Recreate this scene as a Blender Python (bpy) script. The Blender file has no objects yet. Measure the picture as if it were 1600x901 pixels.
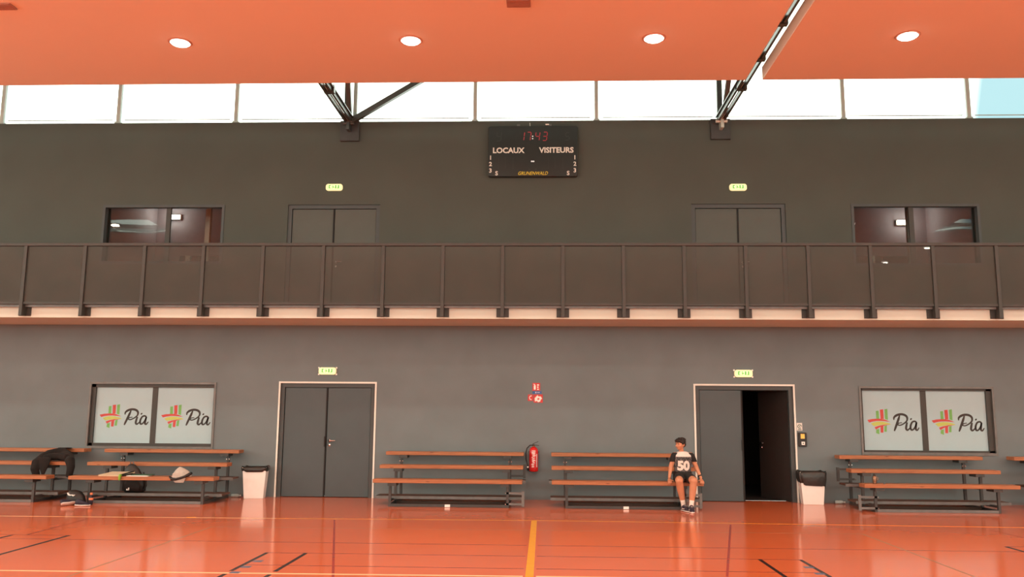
import bpy, bmesh, math, random
from mathutils import Vector, Matrix
random.seed(7)
PI = math.pi
C = bpy.context.scene.collection

# ---------------------------------------------------------------- camera, sky, exposure
CAM_Z = 1.592
YAW, PITCH, ROLL, FPX = 0.0378577, 0.1458367, 0.0072434, 1318.48
cy, sy, cp, sp = math.cos(YAW), math.sin(YAW), math.cos(PITCH), math.sin(PITCH)
fw = Vector((-sy*cp, cy*cp, sp)); r0 = Vector((cy, sy, 0)); u0 = r0.cross(fw)
rt = r0*math.cos(ROLL) + u0*math.sin(ROLL); up = -r0*math.sin(ROLL) + u0*math.cos(ROLL)
cam = bpy.data.cameras.new('camera'); camo = bpy.data.objects.new('camera', cam); C.objects.link(camo)
cam.sensor_width = 36; cam.lens = FPX/1600*36; cam.clip_end = 200
m = Matrix((rt, up, -fw)).transposed().to_4x4(); m.translation = Vector((0, 0, CAM_Z)); camo.matrix_world = m
S = bpy.context.scene; S.camera = camo
S.view_settings.view_transform = 'Standard'; S.view_settings.look = 'None'
S.view_settings.gamma = 1; S.view_settings.use_curve_mapping = False
S.view_settings.exposure = 0.0
SKY = 4.5
LAMP = 34.0
w = bpy.data.worlds.new('sky'); S.world = w; w.use_nodes = True
nt = w.node_tree; nt.nodes.clear()
out = nt.nodes.new('ShaderNodeOutputWorld'); bg = nt.nodes.new('ShaderNodeBackground')
tc = nt.nodes.new('ShaderNodeTexCoord'); sx = nt.nodes.new('ShaderNodeSeparateXYZ')
mr = nt.nodes.new('ShaderNodeMapRange'); mr.inputs[1].default_value = 0.422; mr.inputs[2].default_value = 0.60
cr = nt.nodes.new('ShaderNodeValToRGB')
cr.color_ramp.elements[0].color = (0.90, 1.0, 0.86, 1); cr.color_ramp.elements[1].color = (0.90, 1.0, 0.86, 1)
for ps_, c_ in ((.12, (.125, .20, .21, 1)), (.55, (.125, .20, .21, 1))):
    e_ = cr.color_ramp.elements.new(ps_); e_.color = c_
nt.links.new(tc.outputs['Generated'], sx.inputs[0]); nt.links.new(sx.outputs['X'], mr.inputs[0])
nt.links.new(mr.outputs[0], cr.inputs[0]); nt.links.new(cr.outputs[0], bg.inputs[0])
bg.inputs[1].default_value = SKY; nt.links.new(bg.outputs[0], out.inputs[0])

# ---------------------------------------------------------------- materials
def lin(c):
    return tuple(((x/255)/12.92 if x/255 <= .04045 else ((x/255+.055)/1.055)**2.4) for x in c)
def mat(name, col, rough=.6, metal=0, var=0.0, scale=8, bump=0.0, spec=.5, stretch=None, emit=None, estr=0, coat=0, alpha=1):
    M = bpy.data.materials.new(name); M.use_nodes = True; n = M.node_tree.nodes; L = M.node_tree.links
    b = n['Principled BSDF']; col = tuple(col)
    b.inputs['Base Color'].default_value = col+(1,); b.inputs['Roughness'].default_value = rough
    b.inputs['Metallic'].default_value = metal; b.inputs['Specular IOR Level'].default_value = spec
    b.inputs['Coat Weight'].default_value = coat; b.inputs['Alpha'].default_value = alpha
    if emit:
        b.inputs['Emission Color'].default_value = tuple(emit)+(1,); b.inputs['Emission Strength'].default_value = estr
    if var or bump:
        t = n.new('ShaderNodeTexCoord'); mp = n.new('ShaderNodeMapping'); nz = n.new('ShaderNodeTexNoise')
        L.new(t.outputs['Object'], mp.inputs[0]); L.new(mp.outputs[0], nz.inputs[0])
        if stretch: mp.inputs['Scale'].default_value = stretch
        nz.inputs['Scale'].default_value = scale; nz.inputs['Detail'].default_value = 5
        if var:
            r = n.new('ShaderNodeValToRGB'); L.new(nz.outputs[0], r.inputs[0])
            r.color_ramp.elements[0].position = .3; r.color_ramp.elements[1].position = .7
            r.color_ramp.elements[0].color = tuple(x*(1-var) for x in col)+(1,)
            r.color_ramp.elements[1].color = tuple(min(1, x*(1+var)) for x in col)+(1,)
            L.new(r.outputs[0], b.inputs['Base Color'])
        if bump:
            bp = n.new('ShaderNodeBump'); bp.inputs['Strength'].default_value = bump; bp.inputs['Distance'].default_value = .01
            L.new(nz.outputs[0], bp.inputs['Height']); L.new(bp.outputs[0], b.inputs['Normal'])
    return M
M = {}
M['wall_low'] = mat('grey_wall_paint', (.165, .208, .225), .75, var=.06, scale=1.6, bump=.04)
M['wall_up'] = mat('shaded_upper_wall_grey', (.072, .082, .070), .75, var=.05, scale=1.2, bump=.04)  # same grey as below; weaker floor bounce higher up is put into the colour
M['side_wall'] = mat('side_wall_paint', (.55, .54, .52), .8, var=.05, scale=1)
M['ceiling'] = mat('ceiling_board', (.88, .70, .56), .85, var=.015, scale=.6)
M['slab'] = mat('balcony_plaster', (.64, .67, .60), .7, var=.03, scale=2)
M['white_trim'] = mat('white_door_trim', (.84, .86, .80), .5, var=.02)
M['frame'] = mat('grey_frame_paint', (.060, .072, .076), .5, var=.04)
M['leaf'] = mat('grey_door_paint', (.062, .086, .096), .45, var=.04, scale=3)
M['gasket'] = mat('dark_joint', (.015, .014, .014), .8, var=.1)
M['leafup'] = mat('upper_door_paint', (.074, .084, .074), .5, var=.04, scale=3)
M['rail'] = mat('dark_rail_paint', (.042, .041, .037), .5, var=.08)
M['steel'] = mat('dark_steel', (.05, .047, .046), .45, var=.15, scale=5)
M['steel_grey'] = mat('grey_steel', (.16, .155, .15), .4, metal=.3, var=.15)
M['truss'] = mat('truss_paint', (.07, .08, .078), .35, metal=.2, var=.1)
M['truss_light'] = mat('galvanised_steel', (.72, .73, .66), .3, metal=.5, var=.1)
M['chrome'] = mat('chrome', (.8, .8, .8), .2, metal=1, var=.02)
M['white'] = mat('white_plastic', (.92, .93, .90), .4, var=.02)
M['film'] = mat('white_window_film', (.40, .57, .63), .5, var=.015, scale=4)
M['ink'] = mat('dark_ink', (.035, .030, .028), .6, var=.05)
M['l_red'] = mat('logo_red', (.55, .07, .06), .6, var=.05, scale=30)
M['l_green'] = mat('logo_green', (.17, .45, .12), .6, var=.05, scale=30)
M['l_yel'] = mat('logo_yellow', (.50, .58, .13), .6, var=.05, scale=30)
M['black'] = mat('black_plastic', (.010, .0095, .0095), .45, var=.1)
M['bagfoil'] = mat('black_bin_liner', (.022, .019, .017), .28, var=.2, scale=20, bump=.5)
M['jacket'] = mat('dark_jacket_cloth', (.010, .007, .0065), .95, var=.25, scale=25, bump=.3)
M['cloth_grey'] = mat('pale_grey_cloth', (.50, .45, .40), .9, var=.1, scale=20, bump=.3)
M['paper'] = mat('cream_paper', (.62, .50, .34), .7, var=.06, scale=20)
M['pagew'] = mat('white_pages', (.75, .75, .72), .7, var=.03)
M['green'] = mat('green_cover', (.02, .10, .05), .5, var=.1)
M['lime'] = mat('lime_tag', (.25, .55, .06), .4, var=.1)
M['red'] = mat('extinguisher_red', (.60, .012, .012), .25, var=.04, coat=.3)
M['sign_red'] = mat('sign_red', (.62, .03, .03), .4, var=.04)
M['sign_blue'] = mat('sign_blue', (.03, .12, .40), .4, var=.04)
M['board'] = mat('scoreboard_black', (.018, .021, .020), .35, var=.06)
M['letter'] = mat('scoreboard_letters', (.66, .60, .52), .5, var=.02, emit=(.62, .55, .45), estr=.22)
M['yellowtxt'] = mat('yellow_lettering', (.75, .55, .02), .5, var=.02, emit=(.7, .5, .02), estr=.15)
M['led'] = mat('red_led', (.3, .02, .02), .5, var=.02, emit=(.36, .03, .05), estr=.45)
M['ledw'] = mat('white_led', (.7, .7, .7), .5, var=.02, emit=(1, .95, .9), estr=.7)
M['ledoff'] = mat('unlit_led', (.035, .04, .037), .5, var=.02)
M['exit_body'] = mat('exit_light_diffuser', (.8, .75, .45), .5, var=.02, emit=(.95, .84, .42), estr=.62)
M['exit_panel'] = mat('exit_light_panel', (.7, .9, .5), .5, var=.02, emit=(.72, 1, .42), estr=.8)
M['exit_green'] = mat('exit_pictogram_green', (.05, .3, .05), .5, var=.02, emit=(.12, .42, .06), estr=.6)
M['exit_case'] = mat('exit_clear_case', (.26, .24, .21), .2, var=.05)
M['amber'] = mat('amber_button', (.7, .35, .05), .4, var=.02, emit=(1, .55, .12), estr=.45)
M['lampglow'] = mat('lamp_glow', (1, .95, .85), .5, var=.001, emit=(1, .93, .82), estr=14)
M['lamprim'] = mat('lamp_rim', (.55, .25, .16), .4, var=.02)
M['vent'] = mat('ceiling_vent', (.42, .20, .14), .6, var=.05)
M['skin'] = mat('skin', (.62, .27, .15), .55, var=.06, scale=12)
M['lips'] = mat('lips', (.42, .14, .10), .5, var=.05)
M['hair'] = mat('brown_hair', (.022, .011, .008), .6, var=.4, scale=60, bump=.6)
M['shorts'] = mat('black_shorts', (.013, .011, .011), .85, var=.15, scale=20, bump=.2)
M['sleeve'] = mat('black_sleeve', (.014, .012, .013), .85, var=.15, scale=20, bump=.2)
M['sock'] = mat('white_sock', (.85, .76, .70), .9, var=.04, scale=30, bump=.2)
M['shoe'] = mat('navy_shoe', (.02, .016, .035), .6, var=.2, scale=30)
M['sole'] = mat('white_sole', (.75, .70, .66), .6, var=.05)
M['orange'] = mat('orange_plastic', (.75, .25, .12), .4, var=.05)
M['copper'] = mat('bronze_metal', (.30, .17, .11), .25, metal=.7, var=.05)
M['clearb'] = mat('cloudy_plastic', (.55, .68, .68), .25, var=.05, alpha=.85)
M['brownbox'] = mat('room_beyond_paint', (.42, .38, .40), .8, var=.05)
M['roomup'] = mat('upper_room_paint', (.75, .72, .66), .8, var=.05)
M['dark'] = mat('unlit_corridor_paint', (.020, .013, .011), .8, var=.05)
M['lin_cream'] = mat('cream_line_paint', (.85, .62, .34), .25, var=.04)
M['lin_orange'] = mat('thin_yellow_line_paint', (.90, .36, .05), .25, var=.04)
M['lin_yellow'] = mat('yellow_line_paint', (.92, .44, .015), .25, var=.04)
M['lin_black'] = mat('black_line_paint', (.035, .012, .010), .25, var=.05)
M['lin_red'] = mat('dark_red_line_paint', (.26, .03, .02), .25, var=.05)
M['lin_purple'] = mat('crimson_line_paint', (.40, .05, .035), .25, var=.05)
M['lin_green'] = mat('grey_green_line_paint', (.42, .20, .10), .25, var=.05)
M['lin_blue'] = mat('blue_mark_paint', (.14, .15, .22), .25, var=.05)

def wood(name, c1, c2, rough=.45):
    Mx = bpy.data.materials.new(name); Mx.use_nodes = True; n = Mx.node_tree.nodes; L = Mx.node_tree.links
    b = n['Principled BSDF']; b.inputs['Roughness'].default_value = rough
    t = n.new('ShaderNodeTexCoord'); mp = n.new('ShaderNodeMapping'); mp.inputs['Scale'].default_value = (1.2, 9, 22)
    nz = n.new('ShaderNodeTexNoise'); nz.inputs['Scale'].default_value = 2; nz.inputs['Detail'].default_value = 8
    nz.inputs['Distortion'].default_value = .6
    vr = n.new('ShaderNodeTexVoronoi'); vr.inputs['Scale'].default_value = 2.3
    kr = n.new('ShaderNodeValToRGB'); kr.color_ramp.elements[0].position = .03; kr.color_ramp.elements[0].color = (.35, .25, .2, 1)
    kr.color_ramp.elements[1].position = .12
    mp2 = n.new('ShaderNodeMapping'); mp2.inputs['Scale'].default_value = (1, 4, 4)
    r = n.new('ShaderNodeValToRGB'); r.color_ramp.elements[0].position = .3; r.color_ramp.elements[1].position = .7
    r.color_ramp.elements[0].color = c1+(1,); r.color_ramp.elements[1].color = c2+(1,)
    mx = n.new('ShaderNodeMixRGB'); mx.blend_type = 'MULTIPLY'; mx.inputs[0].default_value = .8
    L.new(t.outputs['Object'], mp.inputs[0]); L.new(mp.outputs[0], nz.inputs[0]); L.new(nz.outputs[0], r.inputs[0])
    L.new(t.outputs['Object'], mp2.inputs[0]); L.new(mp2.outputs[0], vr.inputs[0]); L.new(vr.outputs['Distance'], kr.inputs[0])
    L.new(r.outputs[0], mx.inputs[1]); L.new(kr.outputs[0], mx.inputs[2]); L.new(mx.outputs[0], b.inputs['Base Color'])
    return Mx
M['wood'] = wood('varnished_pine', (.32, .105, .042), (.48, .19, .078))
M['mullion'] = mat('pale_mullion_paint', (.50, .58, .56), .4, var=.04)
M['wood_dark'] = wood('worn_dark_board', (.07, .035, .022), (.12, .06, .04), .6)

def floor_mat():
    Mx = bpy.data.materials.new('orange_sports_floor'); Mx.use_nodes = True; n = Mx.node_tree.nodes; L = Mx.node_tree.links
    b = n['Principled BSDF']; b.inputs['IOR'].default_value = 1.5
    t = n.new('ShaderNodeTexCoord'); nz = n.new('ShaderNodeTexNoise'); nz.inputs['Scale'].default_value = .9; nz.inputs['Detail'].default_value = 6
    r = n.new('ShaderNodeValToRGB'); r.color_ramp.elements[0].position = .3; r.color_ramp.elements[1].position = .7
    r.color_ramp.elements[0].color = (.73, .165, .060, 1); r.color_ramp.elements[1].color = (.77, .178, .067, 1)
    nr = n.new('ShaderNodeTexNoise'); nr.inputs['Scale'].default_value = 3
    rr = n.new('ShaderNodeMapRange'); rr.inputs[3].default_value = .11; rr.inputs[4].default_value = .15
    nb = n.new('ShaderNodeTexNoise'); nb.inputs['Scale'].default_value = 5; nb.inputs['Detail'].default_value = 2
    bp = n.new('ShaderNodeBump'); bp.inputs['Strength'].default_value = .004; bp.inputs['Distance'].default_value = .01
    for q in (nz, nr, nb): L.new(t.outputs['Object'], q.inputs[0])
    L.new(nz.outputs[0], r.inputs[0]); L.new(r.outputs[0], b.inputs['Base Color'])
    L.new(nr.outputs[0], rr.inputs[0]); L.new(rr.outputs[0], b.inputs['Roughness'])
    L.new(nb.outputs[0], bp.inputs['Height']); L.new(bp.outputs[0], b.inputs['Normal'])
    return Mx
M['floor'] = floor_mat()

def mesh_mat():        # perforated sheet of the railing: steel with tiny holes
    Mx = bpy.data.materials.new('perforated_sheet'); Mx.use_nodes = True; n = Mx.node_tree.nodes; L = Mx.node_tree.links
    b = n['Principled BSDF']; b.inputs['Base Color'].default_value = (.088, .066, .056, 1); b.inputs['Roughness'].default_value = .6
    nz = n.new('ShaderNodeTexNoise'); nz.inputs['Scale'].default_value = 2.2; nz.inputs['Detail'].default_value = 4
    t = n.new('ShaderNodeTexCoord'); L.new(t.outputs['Object'], nz.inputs[0])
    r = n.new('ShaderNodeValToRGB'); r.color_ramp.elements[0].position = .35; r.color_ramp.elements[1].position = .65
    r.color_ramp.elements[0].color = (.054, .056, .048, 1); r.color_ramp.elements[1].color = (.068, .064, .054, 1)
    L.new(nz.outputs[0], r.inputs[0]); L.new(r.outputs[0], b.inputs['Base Color'])
    tr = n.new('ShaderNodeBsdfTransparent'); mx = n.new('ShaderNodeMixShader')
    vr = n.new('ShaderNodeTexVoronoi'); vr.inputs['Scale'].default_value = 160; vr.inputs['Randomness'].default_value = 0
    lt = n.new('ShaderNodeMath'); lt.operation = 'LESS_THAN'; lt.inputs[1].default_value = .42
    L.new(t.outputs['Object'], vr.inputs[0]); L.new(vr.outputs['Distance'], lt.inputs[0]); L.new(lt.outputs[0], mx.inputs[0])
    L.new(b.outputs[0], mx.inputs[1]); L.new(tr.outputs[0], mx.inputs[2])
    L.new(mx.outputs[0], n['Material Output'].inputs['Surface'])
    return Mx
M['mesh'] = mesh_mat()
def glass_mat():
    Mx = bpy.data.materials.new('window_glass'); Mx.use_nodes = True; n = Mx.node_tree.nodes; L = Mx.node_tree.links
    n.remove(n['Principled BSDF']); g = n.new('ShaderNodeBsdfGlossy'); g.inputs['Roughness'].default_value = .01
    tr = n.new('ShaderNodeBsdfTransparent'); tr.inputs[0].default_value = (.85, .87, .85, 1)
    fr = n.new('ShaderNodeFresnel'); fr.inputs[0].default_value = 1.45; mx = n.new('ShaderNodeMixShader')
    t = n.new('ShaderNodeTexCoord'); nz = n.new('ShaderNodeTexNoise'); nz.inputs['Scale'].default_value = 1.1; nz.inputs['Detail'].default_value = 0
    bp = n.new('ShaderNodeBump'); bp.inputs['Strength'].default_value = .25; bp.inputs['Distance'].default_value = .02
    L.new(t.outputs['Object'], nz.inputs[0]); L.new(nz.outputs[0], bp.inputs['Height']); L.new(bp.outputs[0], g.inputs['Normal'])
    L.new(fr.outputs[0], mx.inputs[0]); L.new(tr.outputs[0], mx.inputs[1]); L.new(g.outputs[0], mx.inputs[2])
    L.new(mx.outputs[0], n['Material Output'].inputs['Surface'])
    return Mx
M['glass'] = glass_mat()
def clear_mat():
    Mx = bpy.data.materials.new('clear_pane'); Mx.use_nodes = True; n = Mx.node_tree.nodes; L = Mx.node_tree.links
    n.remove(n['Principled BSDF']); g = n.new('ShaderNodeBsdfGlossy'); g.inputs['Roughness'].default_value = .02
    tr = n.new('ShaderNodeBsdfTransparent'); fr = n.new('ShaderNodeFresnel'); fr.inputs[0].default_value = 1.3; mx = n.new('ShaderNodeMixShader')
    L.new(fr.outputs[0], mx.inputs[0]); L.new(tr.outputs[0], mx.inputs[1]); L.new(g.outputs[0], mx.inputs[2])
    L.new(mx.outputs[0], n['Material Output'].inputs['Surface'])
    return Mx
M['clear'] = clear_mat()

# ---------------------------------------------------------------- helpers
def box(bm, x0, x1, y0, y1, z0, z1):
    vs = [bm.verts.new(p) for p in ((x0,y0,z0),(x1,y0,z0),(x1,y1,z0),(x0,y1,z0),(x0,y0,z1),(x1,y0,z1),(x1,y1,z1),(x0,y1,z1))]
    fs = [bm.faces.new([vs[i] for i in f]) for f in ((3,2,1,0),(4,5,6,7),(0,1,5,4),(1,2,6,5),(2,3,7,6),(3,0,4,7))]
    return vs
def bar(bm, a, b, w, h, upv=(0, 0, 1)):     # rectangular bar between two points
    a = Vector(a); b = Vector(b); d = (b-a).normalized(); s = d.cross(Vector(upv))
    if s.length < 1e-4: s = d.cross(Vector((0, 1, 0)))
    s.normalize(); t = s.cross(d).normalized(); v = []
    for p in (a, b):
        for i, j in ((-1, -1), (1, -1), (1, 1), (-1, 1)): v.append(bm.verts.new(p + s*i*w/2 + t*j*h/2))
    for f in ((3,2,1,0),(4,5,6,7),(0,1,5,4),(1,2,6,5),(2,3,7,6),(3,0,4,7)): bm.faces.new([v[i] for i in f])
def loft(bm, rings, n=16, cap=True):        # rings: (centre, radius_a, radius_b, axis_a, axis_b)
    prev = None; R = []
    for c, ra, rb, a, b in rings:
        c = Vector(c); a = Vector(a).normalized(); b = Vector(b).normalized()
        R.append([bm.verts.new(c + a*ra*math.cos(2*PI*i/n) + b*rb*math.sin(2*PI*i/n)) for i in range(n)])
    for p, q in zip(R, R[1:]):
        for i in range(n): bm.faces.new((p[i], p[(i+1) % n], q[(i+1) % n], q[i]))
    if cap: bm.faces.new(R[0][::-1]); bm.faces.new(R[-1])
def tube(bm, pts, rad, n=10):
    pts = [Vector(p) for p in pts]; rs = rad if isinstance(rad, (list, tuple)) else [rad]*len(pts); rings = []; s = None
    for i, p in enumerate(pts):
        d = (pts[min(i+1, len(pts)-1)] - pts[max(i-1, 0)]).normalized()
        if s is None:
            s = d.cross(Vector((0, 0, 1)));
            if s.length < .05: s = d.cross(Vector((0, 1, 0)))
        s = (s - d*s.dot(d)).normalized(); t = d.cross(s)
        rings.append((p, rs[i], rs[i], s, t))
    loft(bm, rings, n)
def capsule(bm, a, b, ra, rb, n=14):
    a = Vector(a); b = Vector(b); d = (b-a).normalized(); P_ = []; R_ = []
    for k in range(4): t = (k+.35)/4*PI/2; P_.append(a - d*ra*math.cos(t)); R_.append(ra*math.sin(t))
    P_ += [a, b]; R_ += [ra, rb]
    for k in range(3, -1, -1): t = (k+.35)/4*PI/2; P_.append(b + d*rb*math.cos(t)); R_.append(rb*math.sin(t))
    tube(bm, P_, R_, n)
def ellip(bm, c, r, rot=None, seg=18, rings=12):
    mm = Matrix.Translation(Vector(c)) @ (rot.to_4x4() if rot else Matrix.Identity(4)) @ Matrix.Diagonal((r[0], r[1], r[2], 1))
    bmesh.ops.create_uvsphere(bm, u_segments=seg, v_segments=rings, radius=1, matrix=mm)
def lathe(bm, c, prof, n=20):               # prof: (radius, z) about a vertical axis
    loft(bm, [((c[0], c[1], c[2]+z), r, r, (1, 0, 0), (0, 1, 0)) for r, z in prof], n)
def poly(bm, pts, y0, y1):                  # outline in the x-z plane given thickness y0..y1 (y0 nearer the hall)
    a = [bm.verts.new((x, y0, z)) for x, z in pts]; b = [bm.verts.new((x, y1, z)) for x, z in pts]
    n = len(pts); bm.faces.new(a); bm.faces.new(b[::-1])
    for i in range(n): bm.faces.new((a[i], b[i], b[(i+1) % n], a[(i+1) % n]))
def rrect(x0, x1, z0, z1, r, n=5):
    o = []
    for cx, cz, a0 in ((x1-r, z0+r, -90), (x1-r, z1-r, 0), (x0+r, z1-r, 90), (x0+r, z0+r, 180)):
        for k in range(n+1): a = math.radians(a0+90*k/n); o.append((cx+r*math.cos(a), cz+r*math.sin(a)))
    return o
def ribbon(bm, pts, wd, y0, y1):            # a pen stroke of changing width in the x-z plane
    P_ = [Vector((p[0], p[1])) for p in pts]
    # smooth the pen path
    Q = []; W = []
    for i in range(len(P_)-1):
        p0, p1, p2, p3 = P_[max(i-1, 0)], P_[i], P_[i+1], P_[min(i+2, len(P_)-1)]
        for k in range(5):
            t = k/5
            Q.append(.5*((2*p1) + (p2-p0)*t + (2*p0-5*p1+4*p2-p3)*t*t + (3*p1-p0-3*p2+p3)*t**3)); W.append(wd[i]*(1-t)+wd[i+1]*t)
    Q.append(P_[-1]); W.append(wd[-1])
    A = []; B = []
    for i, q in enumerate(Q):
        d = (Q[min(i+1, len(Q)-1)] - Q[max(i-1, 0)]).normalized(); nn = Vector((-d.y, d.x))
        A.append(q + nn*W[i]/2); B.append(q - nn*W[i]/2)
    for i in range(len(Q)-1):
        bmq = [A[i], B[i], B[i+1], A[i+1]]
        f = [bm.verts.new((v.x, y0, v.y)) for v in bmq]; g = [bm.verts.new((v.x, y1, v.y)) for v in bmq]
        bm.faces.new(f[::-1]); bm.faces.new(g)
        for k in range(4): bm.faces.new((f[k], f[(k+1) % 4], g[(k+1) % 4], g[k]))
def obj(name, bm, ma, parent=None, smooth=False, bev=0, mods=()):
    bmesh.ops.recalc_face_normals(bm, faces=bm.faces)
    me = bpy.data.meshes.new(name); bm.to_mesh(me); bm.free()
    for x in (ma if isinstance(ma, (list, tuple)) else [ma]): me.materials.append(x)
    if smooth:
        for p in me.polygons: p.use_smooth = True
    o = bpy.data.objects.new(name, me); C.objects.link(o)
    if parent: o.parent = parent
    if bev:
        b = o.modifiers.new('bevel', 'BEVEL'); b.width = bev; b.segments = 2; b.limit_method = 'ANGLE'
    for k in mods:
        if k[0] == 'remesh':
            r = o.modifiers.new('remesh', 'REMESH'); r.mode = 'VOXEL'; r.voxel_size = k[1]; r.use_smooth_shade = True
            s = o.modifiers.new('smooth', 'SMOOTH'); s.factor = .5; s.iterations = k[2]
    return o
def nb(): return bmesh.new()
def thing(name, label, cat, loc=(0, 0, 0), group=None):
    o = bpy.data.objects.new(name, None); o.empty_display_size = .1; C.objects.link(o); o.location = loc
    o['label'] = label; o['category'] = cat
    if group: o['group'] = group
    return o
def tag(o, label, cat, group=None):
    o['label'] = label; o['category'] = cat
    if group: o['group'] = group
    return o
def struct(name, bm, ma, **k):
    o = obj(name, bm, ma, **k); o['kind'] = 'structure'; return o
def part(name, bm, ma, parent, **k):        # geometry in world coordinates, hung under its thing
    o = obj(name, bm, ma, None, **k); o.parent = parent
    mw = Matrix.Translation(parent.location) if not parent.parent else Matrix.Translation(parent.parent.location)
    root = parent
    while root.parent: root = root.parent
    o.matrix_parent_inverse = Matrix.Identity(4)
    if parent is root:
        off = root.location.copy()
    else: off = Vector((0, 0, 0)); 
    if off.length > 0:
        o.data.transform(Matrix.Translation(-off))
    if parent is not root and root.type == 'EMPTY':
        o.data.transform(Matrix.Translation(-root.location))
    return o
def copy_tree(o, parent=None):
    c = o.copy(); C.objects.link(c)
    if parent: c.parent = parent
    for ch in [k for k in list(bpy.data.objects) if k.parent == o]: copy_tree(ch, c)
    return c
def text_bm(s, size, x, z, y, align='CENTER', bold=0.0, shear=0, ext=.002, sx=1):
    cu = bpy.data.curves.new('lettering', 'FONT'); cu.body = s; cu.size = size; cu.align_x = align; cu.offset = bold
    cu.shear = shear; cu.extrude = ext; cu.resolution_u = 3
    o = bpy.data.objects.new('lettering', cu); C.objects.link(o)
    dg = bpy.context.evaluated_depsgraph_get(); me = bpy.data.meshes.new_from_object(o.evaluated_get(dg))
    bm = nb(); bm.from_mesh(me); bpy.data.objects.remove(o); bpy.data.curves.remove(cu); bpy.data.meshes.remove(me)
    for v in bm.verts: v.co = Vector((x + v.co.x*sx, y - v.co.z, z + v.co.y))
    return bm
def merge(dst, src):
    me = bpy.data.meshes.new('tmp'); src.to_mesh(me); dst.from_mesh(me); src.free(); bpy.data.meshes.remove(me)

# ================================================================ THE SETTING
WY = 16.0
FX = 22.0; BY = -22.0; ROOF = 10.8; SILL = 7.29
bm = nb(); box(bm, -FX, FX, BY, WY+.3, -.15, 0); floor = struct('floor', bm, M['floor'])
OPEN = [(-8.69, -6.25, .88, 2.10), (5.855, 8.285, .89, 2.105), (-5.0, -3.19, 0, 2.115), (2.835, 4.64, 0, 2.115),
        (-5.02, -3.2, 3.42, 5.6), (2.845, 4.64, 3.42, 5.6), (-8.72, -6.28, 4.42, 5.6), (5.88, 8.295, 4.39, 5.59)]
def wall_with_openings(name, opens, x0, x1, z0, z1, y0, y1, mats, zsplit):
    xs = sorted({x0, x1} | {v for o in opens for v in o[:2]}); zs = sorted({z0, z1, zsplit} | {v for o in opens for v in o[2:]})
    bm = nb()
    def solid(xa, xb, za, zb):
        cx, cz = (xa+xb)/2, (za+zb)/2
        return not any(o[0] < cx < o[1] and o[2] < cz < o[3] for o in opens) and x0 < cx < x1 and z0 < cz < z1
    def quad(ps, mi): f = bm.faces.new([bm.verts.new(p) for p in ps]); f.material_index = mi
    for i in range(len(xs)-1):
        for j in range(len(zs)-1):
            a, b, c, d = xs[i], xs[i+1], zs[j], zs[j+1]
            if not solid(a, b, c, d): continue
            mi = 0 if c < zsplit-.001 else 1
            quad([(a,y0,c),(b,y0,c),(b,y0,d),(a,y0,d)], mi); quad([(a,y1,c),(b,y1,c),(b,y1,d),(a,y1,d)], mi)
            for (na, nbb, nc, nd, ps) in ((a-1e-3, a, c, d, [(a,y0,c),(a,y1,c),(a,y1,d),(a,y0,d)]), (b, b+1e-3, c, d, [(b,y0,c),(b,y1,c),(b,y1,d),(b,y0,d)]),
                                          (a, b, c-1e-3, c, [(a,y0,c),(b,y0,c),(b,y1,c),(a,y1,c)]), (a, b, d, d+1e-3, [(a,y0,d),(b,y0,d),(b,y1,d),(a,y1,d)])):
                if not solid(na, nbb, nc, nd): quad(ps, mi)
    bmesh.ops.remove_doubles(bm, verts=bm.verts, dist=1e-5)
    return struct(name, bm, mats)
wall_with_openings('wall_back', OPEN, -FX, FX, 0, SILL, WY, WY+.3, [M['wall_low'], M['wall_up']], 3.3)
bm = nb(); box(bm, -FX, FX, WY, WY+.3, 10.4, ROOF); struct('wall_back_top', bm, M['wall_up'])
LWZ = (2.6, 6.8)      # unseen glazing added in left, right and front walls for neutral fill light
bm = nb(); box(bm, -FX-.3, -FX, BY, WY+.3, 0, LWZ[0]); box(bm, -FX-.3, -FX, BY, WY+.3, LWZ[1], ROOF); box(bm, -FX-.3, -FX, 15.2, WY+.3, LWZ[0], LWZ[1]); struct('wall_left', bm, M['side_wall'])
bm = nb(); box(bm, FX, FX+.3, BY, WY+.3, 0, LWZ[0]); box(bm, FX, FX+.3, BY, WY+.3, LWZ[1], ROOF); box(bm, FX, FX+.3, 6.0, WY+.3, LWZ[0], LWZ[1]); struct('wall_right', bm, M['side_wall'])
bm = nb(); box(bm, -FX, FX, BY-.3, BY, 0, LWZ[0]); box(bm, -FX, FX, BY-.3, BY, LWZ[1], 7.3); box(bm, -FX, FX, BY-.3, BY, 10.4, ROOF); struct('wall_front', bm, M['side_wall'])
bm = nb()
for k in range(13):
    yy = -20+2.7*k
    box(bm, -FX-.2, -FX-.12, yy-.04, yy+.04, LWZ[0], LWZ[1])
    if yy < 6: box(bm, FX+.12, FX+.2, yy-.04, yy+.04, LWZ[0], LWZ[1])
struct('window_7', bm, M['truss'])  # bars of the added, unseen fill glazing
bm = nb(); box(bm, -FX-.3, FX+.3, BY-.3, -14, ROOF, ROOF+.2); box(bm, -FX-.3, FX+.3, -3, WY+.6, ROOF, ROOF+.2); box(bm, -12, 12, -14, -3, ROOF, ROOF+.2)
for q in range(4): box(bm, -FX, -12, -12.2+2.6*q, -12+2.6*q, ROOF, ROOF+.2); box(bm, 12, FX, -12.2+2.6*q, -12+2.6*q, ROOF, ROOF+.2)
RO = struct('ceiling_roof', bm, M['side_wall'])

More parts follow.
